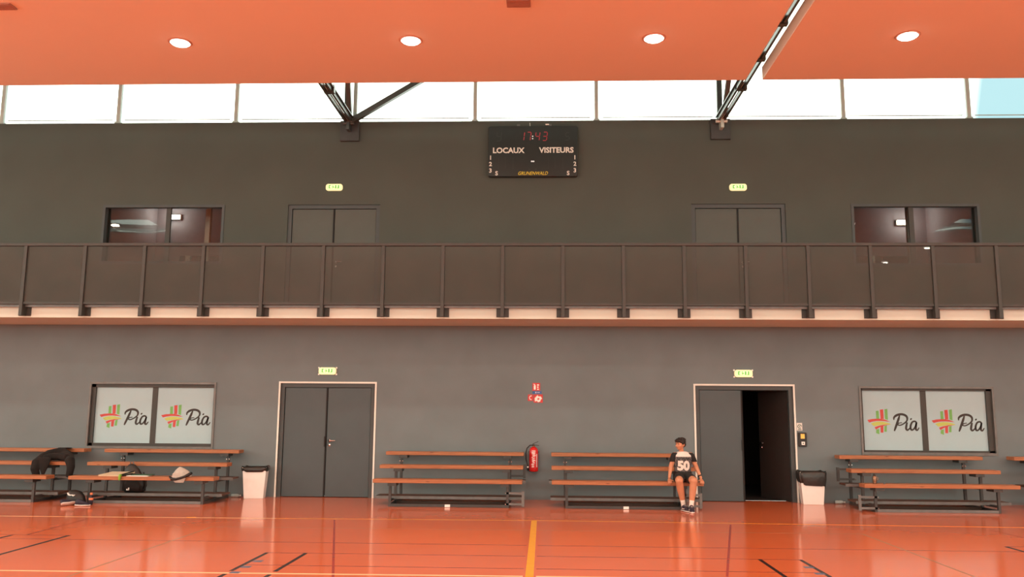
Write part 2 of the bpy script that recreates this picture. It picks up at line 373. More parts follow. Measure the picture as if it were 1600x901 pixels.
# suspended ceiling panels; the gap between the two shows the truss and the daylight above
CZ = 7.0; CE = 13.3
bm = nb()
box(bm, -11.3, 3.29, BY, CE, CZ, CZ+.05); box(bm, -FX, -11.3, 8.95, CE, CZ, CZ+.05); box(bm, -FX, -11.3, BY, 7.2, CZ, CZ+.05)
box(bm, -FX, -14, 7.2, 8.95, CZ, CZ+.05); box(bm, -14, -11.3, 7.9, 8.05, CZ, CZ+.08); box(bm, 3.25, 3.29, BY, CE, CZ+.05, CZ+.12)
struct('ceiling', bm, M['ceiling'])
bm = nb()
box(bm, 3.57, 11.5, BY, CE, CZ, CZ+.05); box(bm, 11.5, FX, 8.95, CE, CZ, CZ+.05); box(bm, 11.5, FX, BY, 7.2, CZ, CZ+.05)
box(bm, 14, FX, 7.2, 8.95, CZ, CZ+.05); box(bm, 11.5, 14, 7.9, 8.05, CZ, CZ+.08); box(bm, 3.57, 3.60, BY, CE, CZ+.05, CZ+.22)
struct('ceiling_right', bm, M['ceiling'])

# clerestory windows
bm = nb(); WX = [-1.37+2.41*k for k in range(-8, 10)]
for x in WX: box(bm, x-.036, x+.036, WY+.06, WY+.14, SILL, 10.4); box(bm, x-.06, x+.06, WY+.05, WY+.14, SILL, SILL+.05)
box(bm, -FX, FX, WY+.04, WY+.2, 10.34, 10.4)
win = struct('window_1', bm, M['mullion'])
bm = nb()
for a, b in zip(WX, WX[1:]): box(bm, a+.12, b-.12, WY+.08, WY+.10, SILL+.085, SILL+.10)
part('window_sash_bar', bm, M['mullion'], win)
for a, b in zip(WX[2:-2], WX[3:-1]):
    bm = nb(); box(bm, a+.04, b-.04, WY+.105, WY+.113, SILL, 10.34); part('pane', bm, M['clear'], win)
bm = nb()
for x in [-20+2.5*k for k in range(17)]: box(bm, x-.04, x+.04, BY-.2, BY-.12, 7.3, 10.4)
struct('window_2', bm, M['truss'])

# balcony
BF = 14.74; BB = 3.22; BT = 3.42
bm = nb(); box(bm, -FX, FX, BF, WY, BB, BT)
struct('balcony_slab', bm, M['slab'])
rail = thing('balcony_railing', 'long dark brown railing of perforated sheets along the front of the balcony', 'railing', (0, 14.6, 3.42))
PX = [-15.7, -14.6, -13.55, -12.5, -11.43, -10.37, -9.31, -8.22, -7.135, -6.065, -4.99, -3.905, -2.835, -1.775, -.72, .337, 1.395, 2.449, 3.512, 4.587, 5.656, 6.72, 7.794, 8.87, 9.94, 11.0, 12.1, 13.2]
bm = nb(); box(bm, PX[0], PX[-1], 14.575, 14.665, 4.495, 4.55); part('handrail', bm, M['rail'], rail, bev=.006)
bm = nb(); box(bm, PX[0], PX[-1], 14.60, 14.66, 3.445, 3.485); part('bottom_rail', bm, M['rail'], rail)
bm = nb(); box(bm, PX[0], PX[-1], 14.67, 14.70, 3.40, 3.445); part('edge_channel', bm, M['steel_grey'], rail)
for x in PX:
    bm = nb(); box(bm, x-.03, x+.03, 14.58, 14.64, 3.235, 4.50); box(bm, x-.012, x+.012, 14.64, 14.68, 3.25, 4.5)
    part('post', bm, M['rail'], rail, bev=.004)
    bm = nb(); box(bm, x-.11, x+.11, 14.722, 14.74, 3.245, 3.44); box(bm, x-.03, x+.03, 14.64, 14.722, 3.245, 3.44)
    for dx in (-.08, .08):
        for dz in (3.28, 3.38): box(bm, x+dx-.009, x+dx+.009, 14.712, 14.722, dz-.009, dz+.009)
    part('mounting_plate', bm, M['rail'], rail)
for a, b in zip(PX, PX[1:]):
    bm = nb(); box(bm, a+.032, b-.032, 14.605, 14.6075, 3.485, 4.497); part('mesh_panel', bm, M['mesh'], rail)

# lower windows with white film and painted logo
def logo(bmR, bmG, bmY, bmK, px0, pz0, pw, ph, y):
    # u, v run 0..1 across and up the pane
    def T(pts):
        o = []
        for X, Y in pts:
            xl = 115-.067*(Y-105); o.append((px0+(X-xl)/672*pw, pz0+(777-Y)/672*ph))
        return o
    y0, y1 = y-.0012, y
    poly(bmG, T([(255, 337), (287, 333), (284, 430), (250, 432)]), y0, y1); poly(bmG, T([(236, 545), (270, 538), (264, 600), (228, 585)]), y0, y1)
    poly(bmR, T([(303, 322), (342, 317), (336, 427), (300, 425)]), y0, y1); poly(bmR, T([(288, 512), (322, 505), (312, 582), (282, 580)]), y0, y1)
    poly(bmG, T([(356, 318), (390, 312), (382, 436), (350, 428)]), y0, y1); poly(bmG, T([(334, 505), (362, 498), (352, 570), (324, 570)]), y0, y1)
    poly(bmR, T([(145, 440), (200, 428), (250, 424), (300, 424), (350, 434), (405, 458), (350, 452), (300, 449), (250, 450), (200, 458), (165, 468)]), y0-.0006, y1)
    poly(bmY, T([(180, 478), (220, 464), (270, 456), (330, 458), (400, 478), (410, 490), (370, 488), (320, 492), (260, 500), (212, 508)]), y0-.0004, y1)
    poly(bmR, T([(218, 520), (270, 503), (330, 492), (398, 488), (340, 500), (290, 514), (232, 546)]), y0-.0008, y1)
    k = pw/672
    rb = lambda pts, wd: ribbon(bmK, T(pts), [q*k*1.3 for q in wd], y-.002, y)
    rb([(450, 437), (455, 410), (480, 388), (520, 374), (560, 374), (592, 388), (605, 412), (597, 445), (565, 473), (520, 495), (490, 492), (500, 474), (540, 466)],
       [8, 16, 20, 20, 20, 20, 18, 14, 12, 11, 10, 9, 7])
    rb([(522, 385), (505, 425), (480, 478), (455, 530), (440, 562)], [10, 20, 20, 18, 10])
    rb([(598, 462), (585, 500), (578, 535), (592, 550), (618, 530), (638, 505)], [14, 19, 19, 15, 10, 8])
    poly(bmK, T([(636, 425), (648, 413), (660, 418), (652, 434), (638, 438)]), y0, y1)
    rb([(704, 462), (685, 450), (655, 462), (632, 505), (633, 543), (655, 545), (685, 510), (706, 462)], [14, 14, 15, 17, 17, 13, 12, 14])
    rb([(706, 460), (694, 505), (688, 540), (704, 550), (728, 520)], [14, 18, 18, 13, 8])
def low_window(n, x0, x1, z0, z1, panes):
    bm = nb(); t = .045
    box(bm, x0-.01, x1+.01, WY-.02, WY+.02, z1-.02, z1+.02); box(bm, x0-.01, x1+.01, WY-.02, WY+.02, z0-.02, z0+.03)
    box(bm, x0-.01, x0+.025, WY-.02, WY+.02, z0+.03, z1-.02); box(bm, x1-.025, x1+.01, WY-.02, WY+.02, z0+.03, z1-.02)
    wo = struct('window_%d' % n, bm, M['steel_grey'])
    bm = nb()
    xm = (panes[0][1]+panes[1][0])/2
    box(bm, x0, x1, WY+.10, WY+.15, z0, z1); box(bm, xm-.052, xm+.052, WY+.05, WY+.10, z0, z1)
    box(bm, x0, panes[0][0], WY+.02, WY+.10, z0, z1); box(bm, panes[1][1], x1, WY+.02, WY+.10, z0, z1)
    box(bm, x0, x1, WY+.02, WY+.10, z0, panes[0][2]); box(bm, x0, x1, WY+.02, WY+.10, panes[0][3], z1)
    part('window_frame', bm, M['rail'], wo)
    for (a, b, c, d) in panes:
        bm = nb(); box(bm, a, b, WY+.06, WY+.098, c, d); p = part('pane', bm, M['film'], wo)
        R_, G_, Y_, K_ = nb(), nb(), nb(), nb(); logo(R_, G_, Y_, K_, a, c, b-a, d-c, WY+.0598)
        part('red_logo_stroke', R_, M['l_red'], p); part('green_logo_stroke', G_, M['l_green'], p)
        part('yellow_logo_stroke', Y_, M['l_yel'], p); part('logo_lettering', K_, M['ink'], p)
    return wo
low_window(3, -8.69, -6.25, .88, 2.10, [(-8.59, -7.495, .965, 2.02), (-7.39, -6.295, .965, 2.02)])
low_window(4, 5.855, 8.285, .89, 2.105, [(5.915, 6.985, .955, 2.045), (7.085, 8.165, .955, 2.045)])

# upper windows: real glass with a room behind
def up_window(n, x0, x1, z0, z1, bars):
    bm = nb(); t = .05
    box(bm, x0, x1, WY-.012, WY+.10, z1-t, z1); box(bm, x0, x1, WY-.012, WY+.10, z0, z0+t)
    box(bm, x0, x0+t, WY-.012, WY+.10, z0+t, z1-t); box(bm, x1-t, x1, WY-.012, WY+.10, z0+t, z1-t)
    wo = struct('window_%d' % n, bm, M['frame'])
    bm = nb()
    for x, h in bars: box(bm, x-h, x+h, WY+.05, WY+.10, z0+t, z1-t)
    part('window_bar', bm, M['rail'], wo)
    bm = nb(); box(bm, x0+t, x1-t, WY+.11, WY+.12, z0+t, z1-t); part('pane', bm, M['glass'], wo)
    a, b, c, d, e, f = x0-.8, x1+.8, WY+.31, WY+4, 3.42, 6.6
    for nm, q in (('room_rear', (a, b, d, d+.1, e, f)), ('room_left', (a-.1, a, c, d, e, f)), ('room_right', (b, b+.1, c, d, e, f))):
        bm = nb(); box(bm, *q); struct('wall_%s_%d' % (nm, n), bm, M['brownbox'])
    bm = nb(); box(bm, a, b, c, d, e-.1, e); struct('floor_room_%d' % n, bm, M['brownbox'])
    bm = nb(); box(bm, a, b, c, d, f, f+.1); struct('ceiling_room_%d' % n, bm, M['brownbox'])
    for k, px_ in enumerate((x0+1.62, x0+1.02)):
        bm = nb(); box(bm, px_-.05, px_+.05, WY+1.2+.5*k, WY+1.3+.5*k, 3.42, 6.6 if k == 0 else 4.9); struct('trim_room_post_%d_%d' % (n, k), bm, M['roomup'])
    lx, lz = (-9.06, 6.28) if n == 5 else (8.52, 6.12)
    lm = thing('room_lamp', 'small lit lamp on the rear wall of the room behind the %s upper window' % ('left' if n == 5 else 'right'), 'lamp', (lx, WY+4, lz))
    bm = nb(); box(bm, lx-.16, lx+.16, WY+3.93, WY+4, lz-.07, lz+.07); part('lamp_case', bm, M['exit_case'], lm, bev=.01)
    bm = nb(); box(bm, lx-.14, lx+.14, WY+3.90, WY+3.93, lz-.05, lz+.05); part('lamp_diffuser', bm, M['lampglow'], lm, bev=.01)
    pl = bpy.data.lights.new('room_light', 'POINT'); pl.energy = 6; pl.color = (1, .93, .85); pl.shadow_soft_size = .1
    po = bpy.data.objects.new('room_light', pl); C.objects.link(po); po.parent = lm; po.location = (0, -.35, 0)
    t = thing('storage_cabinet', 'dark cabinet in the room behind the %s upper window' % ('left' if n == 5 else 'right'), 'cabinet', ((x0+x1)/2, WY+2.2, 3.42))
    bm = nb(); box(bm, x0+.7, x0+2.0, WY+2.0, WY+2.5, 3.42, 4.95); part('cabinet_body', bm, M['black'], t, bev=.01)
    bm = nb(); box(bm, x0+1.33, x0+1.345, WY+1.985, WY+2.0, 3.5, 4.9); part('door_gap', bm, M['steel_grey'], t)
    return wo
up_window(5, -8.72, -6.28, 4.42, 5.6, [(-7.42, .045)])
up_window(6, 5.88, 8.295, 4.39, 5.59, [(7.03, .045)])

# double doors
def lever(bm, x, z, y, s=1):
    loft(bm, [((x, y, z), .026, .026, (1,0,0), (0,0,1)), ((x, y-.012, z), .026, .026, (1,0,0), (0,0,1))], 16)
    loft(bm, [((x, y, z-.085), .024, .024, (1,0,0), (0,0,1)), ((x, y-.012, z-.085), .024, .024, (1,0,0), (0,0,1))], 16)
    tube(bm, [(x, y-.01, z), (x, y-.05, z), (x+.02*s, y-.058, z), (x+.12*s, y-.058, z)], .010)
def double_door(n, x0, x1, z0, z1, gap, trim, leafm, opened=False):
    bm = nb(); t = .075; f = WY+.03
    box(bm, x0, x1, f, WY+.14, z1-t, z1); box(bm, x0, x0+t, f, WY+.14, z0, z1-t); box(bm, x1-t, x1, f, WY+.14, z0, z1-t)
    d = struct('door_%d' % n, bm, M['frame'])
    if trim:
        bm = nb(); w_ = .032
        box(bm, x0-w_, x1+w_, WY-.015, WY+.02, z1, z1+w_); box(bm, x0-w_, x0, WY-.015, WY+.02, z0, z1); box(bm, x1, x1+w_, WY-.015, WY+.02, z0, z1)
        part('door_trim', bm, M['white_trim'], d)
    bm = nb(); box(bm, x0+t-.002, x1-t+.002, WY+.105, WY+.12, z1-t-.012, z1-t) ; box(bm, x0+t-.002, x0+t+.012, WY+.1, WY+.12, z0, z1-t)
    box(bm, x1-t-.012, x1-t+.002, WY+.1, WY+.12, z0, z1-t)
    part('door_seal', bm, M['gasket'], d)
    ly0, ly1 = WY+.055, WY+.10
    bm = nb(); box(bm, x0+t+.008, gap-.006, ly0, ly1, z0+.008, z1-t-.008); lf = part('door_leaf', bm, leafm, d, bev=.003)
    bm = nb(); box(bm, gap-.02, gap+.006, ly0-.012, ly0, z0+.01, z1-t-.01)
    if n in (1, 2): box(bm, gap-.028, gap-.004, ly0-.04, ly0, z0+.93, z0+1.12)
    part('meeting_strip', bm, M['gasket'], lf)
    if not opened:
        bm = nb(); box(bm, gap+.012, x1-t-.008, ly0, ly1, z0+.008, z1-t-.008); rf = part('door_leaf', bm, leafm, d, bev=.003)
        bm = nb(); lever(bm, gap+.07, z0+1.045, ly0); part('door_handle', bm, M['chrome'], rf, smooth=True)
    else:
        L_ = x1-t-.008-gap; bm = nb(); box(bm, -L_, 0, 0, .045, z0+.008, z1-t-.008)
        rot = Matrix.Translation((x1-t-.01, ly1, 0)) @ Matrix.Rotation(math.radians(-66), 4, 'Z'); bm.transform(rot)
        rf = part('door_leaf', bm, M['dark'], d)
        bm = nb(); lever(bm, -L_+.07, z0+1.045, 0); bm.transform(rot); part('door_handle', bm, M['chrome'], rf, smooth=True)
    bm = nb()
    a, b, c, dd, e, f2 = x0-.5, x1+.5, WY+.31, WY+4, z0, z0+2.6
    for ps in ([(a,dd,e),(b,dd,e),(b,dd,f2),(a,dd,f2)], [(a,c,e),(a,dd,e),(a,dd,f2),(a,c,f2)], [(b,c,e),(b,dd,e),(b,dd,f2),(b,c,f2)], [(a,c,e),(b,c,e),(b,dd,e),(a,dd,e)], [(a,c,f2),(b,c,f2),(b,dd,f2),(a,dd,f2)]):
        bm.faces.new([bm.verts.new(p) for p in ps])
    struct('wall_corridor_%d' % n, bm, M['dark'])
double_door(1, -5.0, -3.19, 0, 2.115, -4.106, True, M['leaf'])
double_door(2, 2.835, 4.64, 0, 2.115, 3.705, True, M['leaf'], True)
double_door(3, -5.02, -3.2, 3.42, 5.6, -4.11, False, M['leafup'])
double_door(4, 2.845, 4.64, 3.42, 5.6, 3.74, False, M['leafup'])

# painted court lines
def line(pts, wd, ma, z=.0006, name='court_line'):
    bm = nb(); (xa, ya), (xb, yb) = pts; d = Vector((xb-xa, yb-ya, 0)).normalized(); nn = Vector((-d.y, d.x, 0))*wd/2
    a = Vector((xa, ya, 0)); b = Vector((xb, yb, 0)); q = [a+nn, a-nn, b-nn, b+nn]
    lo = [bm.verts.new(p+Vector((0, 0, 0))) for p in q]; hi = [bm.verts.new(p+Vector((0, 0, z))) for p in q]
    bm.faces.new(hi); bm.faces.new(lo[::-1])
    for k in range(4): bm.faces.new((lo[k], lo[(k+1) % 4], hi[(k+1) % 4], hi[k]))
    part(name, bm, ma, floor)
line([(-14, 12.58), (-4, 12.86)], .045, M['lin_cream'], .0008); line([(-4, 12.86), (0, 12.98)], .045, M['lin_orange'], .0008)
line([(0, 12.98), (9, 12.80)], .045, M['lin_orange'], .0008)
line([(-12, 8.42), (-.2, 8.62)], .05, M['lin_cream'], .0012); line([(-.07, 8.62), (12, 8.7)], .05, M['lin_cream'], .0012)
line([(-.135, 12.96), (-.135, -10)], .082, M['lin_yellow'], .0016)
for y, a, b in ((10.58, -14, 12), (9.80, -3.14, 2.85), (9.03, -3.14, 2.85)):
    line([(a, y), (-.2, y)], .022, M['lin_red']); line([(-.07, y), (b, y)], .022, M['lin_red'])
for x, c in ((-3.13, .045), (-2.685, .045), (2.40, .045), (2.85, .045)):
    line([(x, 9.81), (x, 8.68)], c, M['lin_black'], .001); line([(x, 8.52), (x, -3)], c, M['lin_black'], .001)
line([(-14, 10.88), (-6.05, 10.9)], .025, M['lin_red']); line([(-6.05, 10.91), (-5.98, 8.9)], .05, M['lin_black'], .001)
line([(-6.77, 10.86), (-6.75, 8.9)], .05, M['lin_black'], .001)
line([(5.70, 10.97), (5.76, 8.0)], .05, M['lin_black'], .001); line([(5.70, 10.97), (14, 11.0)], .025, M['lin_red'])
line([(-4.575, 11.86), (-4.55, -3)], .028, M['lin_green'], .001); line([(4.315, 11.95), (4.32, -3)], .028, M['lin_green'], .001)
line([(-4.575, 11.87), (4.315, 11.96)], .02, M['lin_green'], .0004)
line([(-6.7, 12.55), (-6.6, 10.9)], .028, M['lin_red'], .0004); line([(6.3, 12.5), (6.6, 9)], .028, M['lin_red'], .0004)
line([(-3.09, 12.76), (-2.04, 8.45)], .026, M['lin_purple'], .001); line([(2.72, 12.74), (1.82, 8.75)], .026, M['lin_purple'], .001)
for x, y in ((-3.06, 9.25), (-3.07, 8.91), (-3.07, 8.60), (2.79, 9.34), (2.79, 8.98)):
    line([(x-.04, y), (x+.06, y)], .10, M['lin_blue'], .0014, 'court_mark')
line([(-5.35, 12.83), (-5.22, 12.87)], .06, M['lin_yellow'], .002, 'court_mark')

# ================================================================ TRUSSES
def truss(x, brace, label):
    t = thing('roof_truss', label, 'truss', (x, 16, 7.25))
    bm = nb(); box(bm, x-.19, x+.19, 15.93, 16.0, 6.875, 7.285); part('wall_plate', bm, M['steel'], t, bev=.004)
    bm = nb(); box(bm, x-.03, x+.03, 15.75, 15.93, 7.05, 7.33)
    tube(bm, [(x-.11, 15.84, 7.20), (x+.11, 15.84, 7.20)], .035); part('pin_joint', bm, M['truss_light'] if not brace else M['truss'], t)
    for dx in (-.055, .055):
        bm = nb(); box(bm, x+dx-.02, x+dx+.02, 4.0, 15.9, 7.21, 7.31); box(bm, x+dx-.02-(.03 if dx < 0 else 0), x+dx+.02+(.03 if dx > 0 else 0), 4.0, 15.9, 7.29, 7.31)
        part('bottom_chord', bm, M['truss'], t)
    bm = nb(); tube(bm, [(x+.0, 15.8, 7.23), (x+.0, 4.0, 7.23)], .006); part('cable', bm, M['truss_light'], t)
    for k in range(8):
        bm = nb(); box(bm, x-.075, x+.11, 14.2-1.25*k, 14.30-1.25*k, 7.2, 7.34); part('batten_plate', bm, M['truss'], t)
    bm = nb(); bar(bm, (x-.035, 15.84, 7.22), (x-.04, 15.75, 9.9), .10, .10, (0, 1, 0)); part('post', bm, M['truss'], t)
    bm = nb(); bar(bm, (x+.035, 15.80, 7.22), (x+.14, 14.4, 9.6), .09, .09, (0, 1, 0)); part('diagonal', bm, M['truss'], t)
    if brace:
        bm = nb(); bar(bm, (x+.06, 15.82, 7.24), (x+2.30, 15.6, 8.50), .10, .10, (0, 1, 0)); part('side_brace', bm, M['truss'], t)
    return t
truss(-3.84, True, 'dark steel roof truss with a slanting side brace, left of the scoreboard')
truss(3.437, False, 'dark steel roof truss running through the ceiling gap, right of the scoreboard')

# ================================================================ CEILING LAMPS
LX = [-1.93+3.55*k for k in range(-5, 7)]
LY = [11.7-3.27*k for k in range(0, 10)]
ld = bpy.data.lights.new('lamp_light', 'AREA'); ld.shape = 'DISK'; ld.size = .26; ld.energy = LAMP; ld.color = (1, .94, .74)
def lamp(x, y, label, group, lampo=[None]):
    if lampo[0] is None:
        t = thing('ceiling_downlight', label, 'lamp', (0, 0, CZ), group)
        bm = nb(); loft(bm, [((0,0,-.012), .165, .165, (1,0,0), (0,1,0)), ((0,0,-.002), .175, .175, (1,0,0), (0,1,0)), ((0,0,0.0), .175, .175, (1,0,0), (0,1,0))], 28); o = obj('rim', bm, M['lamprim'], t)
        bm = nb(); loft(bm, [((0,0,-.035), .06, .06, (1,0,0), (0,1,0)), ((0,0,-.03), .115, .115, (1,0,0), (0,1,0)), ((0,0,-.012), .14, .14, (1,0,0), (0,1,0))], 28); o = obj('diffuser', bm, M['lampglow'], t)
        l = bpy.data.objects.new('lamp_light', ld); C.objects.link(l); l.parent = t; l.location = (0, 0, -.045)
        lampo[0] = t
    else:
        t = copy_tree(lampo[0]); t['label'] = label
        if 'group' in t: del t['group']
        t['group'] = group
    t.location = (x, y, CZ); return t
inview = {0: 'leftmost of the four bright round downlights in the orange ceiling', 1: 'second round ceiling downlight from the left, above the left double doors',
          2: 'third round ceiling downlight from the left, between scoreboard and truss gap', 3: 'rightmost round ceiling downlight, right of the truss gap'}
vx = [-5.41, -1.96, 1.60, 5.235]
for k, x in enumerate(vx): lamp(x, 11.70, inview[k], 'downlights in the orange ceiling')
for j, y in enumerate(LY):
    for x in LX:
        if j == 0 and min(abs(x-v) for v in vx) < 1: continue
        if 3.0 < x < 3.9: continue
        lamp(x, y, 'round ceiling downlight further back in the hall, outside the picture', 'downlights behind the camera')
for k, (x0, x1, y0, y1, lb) in enumerate([(-8.6, -7.19, 10.42, 10.60, 'flat brown ceiling vent at the left picture corner'), (-.50, -.18, 10.46, 10.68, 'small square ceiling vent above the scoreboard')]):
    t = thing('ceiling_vent', lb, 'vent', ((x0+x1)/2, (y0+y1)/2, CZ))
    bm = nb(); box(bm, x0, x1, y0, y1, CZ-.02, CZ); part('vent_frame', bm, M['vent'], t, bev=.004)
    bm = nb()
    for q in range(5): yy = y0+.02+(y1-y0-.04)*q/4; box(bm, x0+.02, x1-.02, yy-.008, yy+.008, CZ-.026, CZ-.02)
    part('vent_slats', bm, M['vent'], t)

# ================================================================ SCOREBOARD
sb = thing('scoreboard', 'black electronic scoreboard reading 17:43 high on the dark wall', 'scoreboard', (-.21, 16, 6.1))
sx0, sx1, sz0, sz1, syf = -1.085, .655, 6.125, 7.14, 15.88
bm = nb(); poly(bm, rrect(sx0, sx1, sz0, sz1, .045), syf, 15.975); part('housing', bm, M['board'], sb, bev=.006)
for x in (-.5, .12):
    for za, zb in ((7.1, 7.2), (6.15, 6.3)): bm = nb(); box(bm, x-.03, x+.03, 15.94, 16.0, za, zb); part('wall_bracket', bm, M['steel_grey'], sb)
bm = nb(); tube(bm, [(-.27, 15.93, 7.13), (-.275, 15.93, 7.22)], .006, 6); part('antenna', bm, M['white'], sb)
bm = nb(); box(bm, .03, .10, 15.89, 15.94, 7.165, 7.185); part('sensor', bm, M['white'], sb)
def SX(px): return sx0 + (px-178)/(1222-178)*(sx1-sx0)       # measured on a close-up of the board
def SZ(py): return sz1 - (py-150)/(740-150)*(sz1-sz0)
ys = syf
def letters(name, s, x, z, size, ma, **k): part(name, text_bm(s, size, SX(x), SZ(z), ys, **k), ma, sb)
letters('lettering', 'LOCAUX', 414, 466, .15, M['letter'], bold=.0045)
letters('lettering', 'VISITEURS', 976, 464, .15, M['letter'], bold=.0045)
for ch, z in (('1', 544), ('2', 618), ('3', 694)):
    letters('lettering', ch, 206, z, .115, M['letter'], bold=.003); letters('lettering', ch, 1190, z, .115, M['letter'], bold=.003)
letters('lettering', 'S', 278, 726, .115, M['letter'], bold=.003); letters('lettering', 'S', 1112, 726, .115, M['letter'], bold=.003)
letters('maker_lettering', 'GRUNENWALD', 698, 724, .098, M['yellowtxt'], bold=.0, shear=.35, sx=.84)
letters('small_lettering', 'oo', 698, 574, .06, M['ledw'], bold=.001)
SEG = {'a': ((0, 2), (1, 2)), 'b': ((1, 2), (1, 1)), 'c': ((1, 1), (1, 0)), 'd': ((0, 0), (1, 0)), 'e': ((0, 1), (0, 0)), 'f': ((0, 2), (0, 1)), 'g': ((0, 1), (1, 1))}
def digit(bm, segs, x, z, w_, h_, t=.013):
    for s in segs:
        (a, b), (c, d) = SEG[s]
        p = lambda u, v: (x + u*w_ + v*h_*.06, z + v*h_/2)
        x1_, z1_ = p(a, b); x2_, z2_ = p(c, d)
        dx, dz = x2_-x1_, z2_-z1_; L_ = math.hypot(dx, dz); ux, uz = dx/L_, dz/L_; g = t*.7
        A = (x1_+ux*g, z1_+uz*g); B = (x2_-ux*g, z2_-uz*g); nx, nz_ = -uz*t/2, ux*t/2
        poly(bm, [(A[0]+nx, A[1]+nz_), (A[0]-nx, A[1]-nz_), (B[0]-nx, B[1]-nz_), (B[0]+nx, B[1]+nz_)], ys-.003, ys)
bm = nb()
for segs, X in (('bc', 545), ('abc', 622), ('bcfg', 726), ('abcdg', 812)): digit(bm, segs, SX(X), SZ(322), .078, .17)
part('clock_digit', bm, M['led'], sb)
bm = nb()
for z in (272, 300): box(bm, SX(692), SX(704), ys-.003, ys, SZ(z+5), SZ(z-6))
part('clock_colon', bm, M['ledw'], sb)
bm = nb(); digit(bm, 'bcfdg', SX(270), SZ(325), .085, .18); digit(bm, 'afgcd', SX(1075), SZ(318), .08, .15)
digit(bm, 'd', SX(645), SZ(658), .05, .08, .01); digit(bm, 'd', SX(720), SZ(658), .05, .08, .01)
for X in (300, 380, 470, 880, 960, 1050): box(bm, SX(X)-.002, SX(X)+.002, ys-.002, ys, SZ(650), SZ(520))
part('unlit_digit', bm, M['ledoff'], sb)

# ================================================================ EXIT LIGHTS
def exit_light(x, z, label, case):
    t = thing('exit_light', label, 'exit sign', (x, 16, z), 'lit green exit lights')
    w_, h_ = .165, .068
    if case:
        bm = nb(); poly(bm, rrect(x-.178, x+.178, z-.072, z+.072, .012), 15.985, 16.0); part('back_plate', bm, M['exit_case'], t)
        bm = nb()
        for sx_ in (-1, 1):
            for sz_ in (-1, 1): box(bm, x+sx_*.17-.014, x+sx_*.17+.014, 15.975, 15.985, z+sz_*.062-.014, z+sz_*.062+.014)
        part('corner_clip', bm, M['white'], t)
    bm = nb(); poly(bm, rrect(x-w_, x+w_, z-h_, z+h_, .05, 8), 15.94, 15.985); part('housing', bm, M['exit_body'], t, bev=.008)
    bm = nb(); box(bm, x-.115, x+.115, 15.937, 15.9405, z-.038, z+.046); part('lit_panel', bm, M['exit_panel'], t)
    bm = nb(); y0, y1 = 15.934, 15.937; zc = z+.006
    box(bm, x-.105, x-.085, y0, y1, zc-.034, zc+.034); box(bm, x-.085, x-.062, y0, y1, zc+.02, zc+.034); box(bm, x-.085, x-.062, y0, y1, zc-.034, zc-.022)
    # running figure beside a doorway
    poly(bm, [(x-.035, zc+.008), (x-.012, zc+.012), (x-.002, zc-.008), (x+.012, zc-.012), (x+.008, zc-.020), (x-.010, zc-.016), (x-.016, zc-.006), (x-.022, zc-.034), (x-.034, zc-.034), (x-.030, zc-.008)], y0, y1)
    poly(bm, [(x-.024+.010*math.cos(a*PI/4), zc+.024+.010*math.sin(a*PI/4)) for a in range(8)], y0, y1)
    box(bm, x+.022, x+.046, y0, y1, zc-.034, zc+.034); box(bm, x+.078, x+.10, y0, y1, zc-.034, zc+.034); box(bm, x+.060, x+.078, y0, y1, zc-.034, zc-.02)
    part('pictogram', bm, M['exit_green'], t)
exit_light(-4.11, 5.936, 'glowing exit light above the left upper double doors on the balcony', False)
exit_light(3.742, 5.915, 'glowing exit light above the right upper double doors on the balcony', False)
exit_light(-4.105, 2.347, 'glowing exit light above the closed lower double doors', True)
exit_light(3.73, 2.342, 'glowing exit light above the half open lower doors', True)

# ================================================================ WALL SIGNS, EXTINGUISHER, SWITCHES
def flat(name, lb, x0, x1, z0, z1, ma, cat='sign'):
    t = thing(name, lb, cat, ((x0+x1)/2, 16, (z0+z1)/2)); bm = nb(); box(bm, x0, x1, 15.994, 16, z0, z1); part('panel', bm, ma, t); return t
y0, y1 = 15.992, 15.994
t = flat('fire_sign', 'red sign with white extinguisher pictogram, above the blue strip', -.207, -.062, 2.0, 2.146, M['sign_red'])
bm = nb(); poly(bm, rrect(-.182, -.145, 2.02, 2.105, .012), y0, y1); box(bm, -.170, -.157, y0, y1, 2.105, 2.122); box(bm, -.190, -.157, y0, y1, 2.116, 2.126)
box(bm, -.12, -.085, y0, y1, 2.095, 2.12); box(bm, -.12, -.092, y0, y1, 2.055, 2.08); box(bm, -.12, -.085, y0, y1, 2.018, 2.04)
part('pictogram', bm, M['white'], t)
t = flat('blue_sign', 'narrow blue strip sign under the red extinguisher sign', -.207, -.035, 1.943, 1.993, M['sign_blue'])
bm = nb(); box(bm, -.15, -.135, y0, y1, 1.955, 1.98); box(bm, -.12, -.07, y0, y1, 1.964, 1.972); part('marking', bm, M['white'], t)
t = flat('phone_sign', 'small red sign with white telephone mark, left of the lower pair', -.292, -.196, 1.81, 1.93, M['sign_red'])
bm = nb(); ribbon(bm, [(-.222, 1.905), (-.252, 1.895), (-.262, 1.87), (-.252, 1.842), (-.222, 1.833)], [.02, .014, .012, .014, .02], y0, y1); part('pictogram', bm, M['white'], t)
t = flat('fire_hose_sign', 'red sign with white arrow shapes, right of the telephone sign', -.185, -.012, 1.778, 1.932, M['sign_red'])
bm = nb(); poly(bm, [(-.16, 1.80), (-.165, 1.86), (-.13, 1.90), (-.11, 1.92), (-.095, 1.895), (-.05, 1.895), (-.025, 1.855), (-.05, 1.835), (-.06, 1.80), (-.10, 1.785), (-.12, 1.81)], y0, y1); part('pictogram', bm, M['white'], t)
bm = nb(); poly(bm, [(-.12, 1.845), (-.095, 1.87), (-.07, 1.85), (-.095, 1.825)], y0-.001, y0); part('red_mark', bm, M['sign_red'], t)

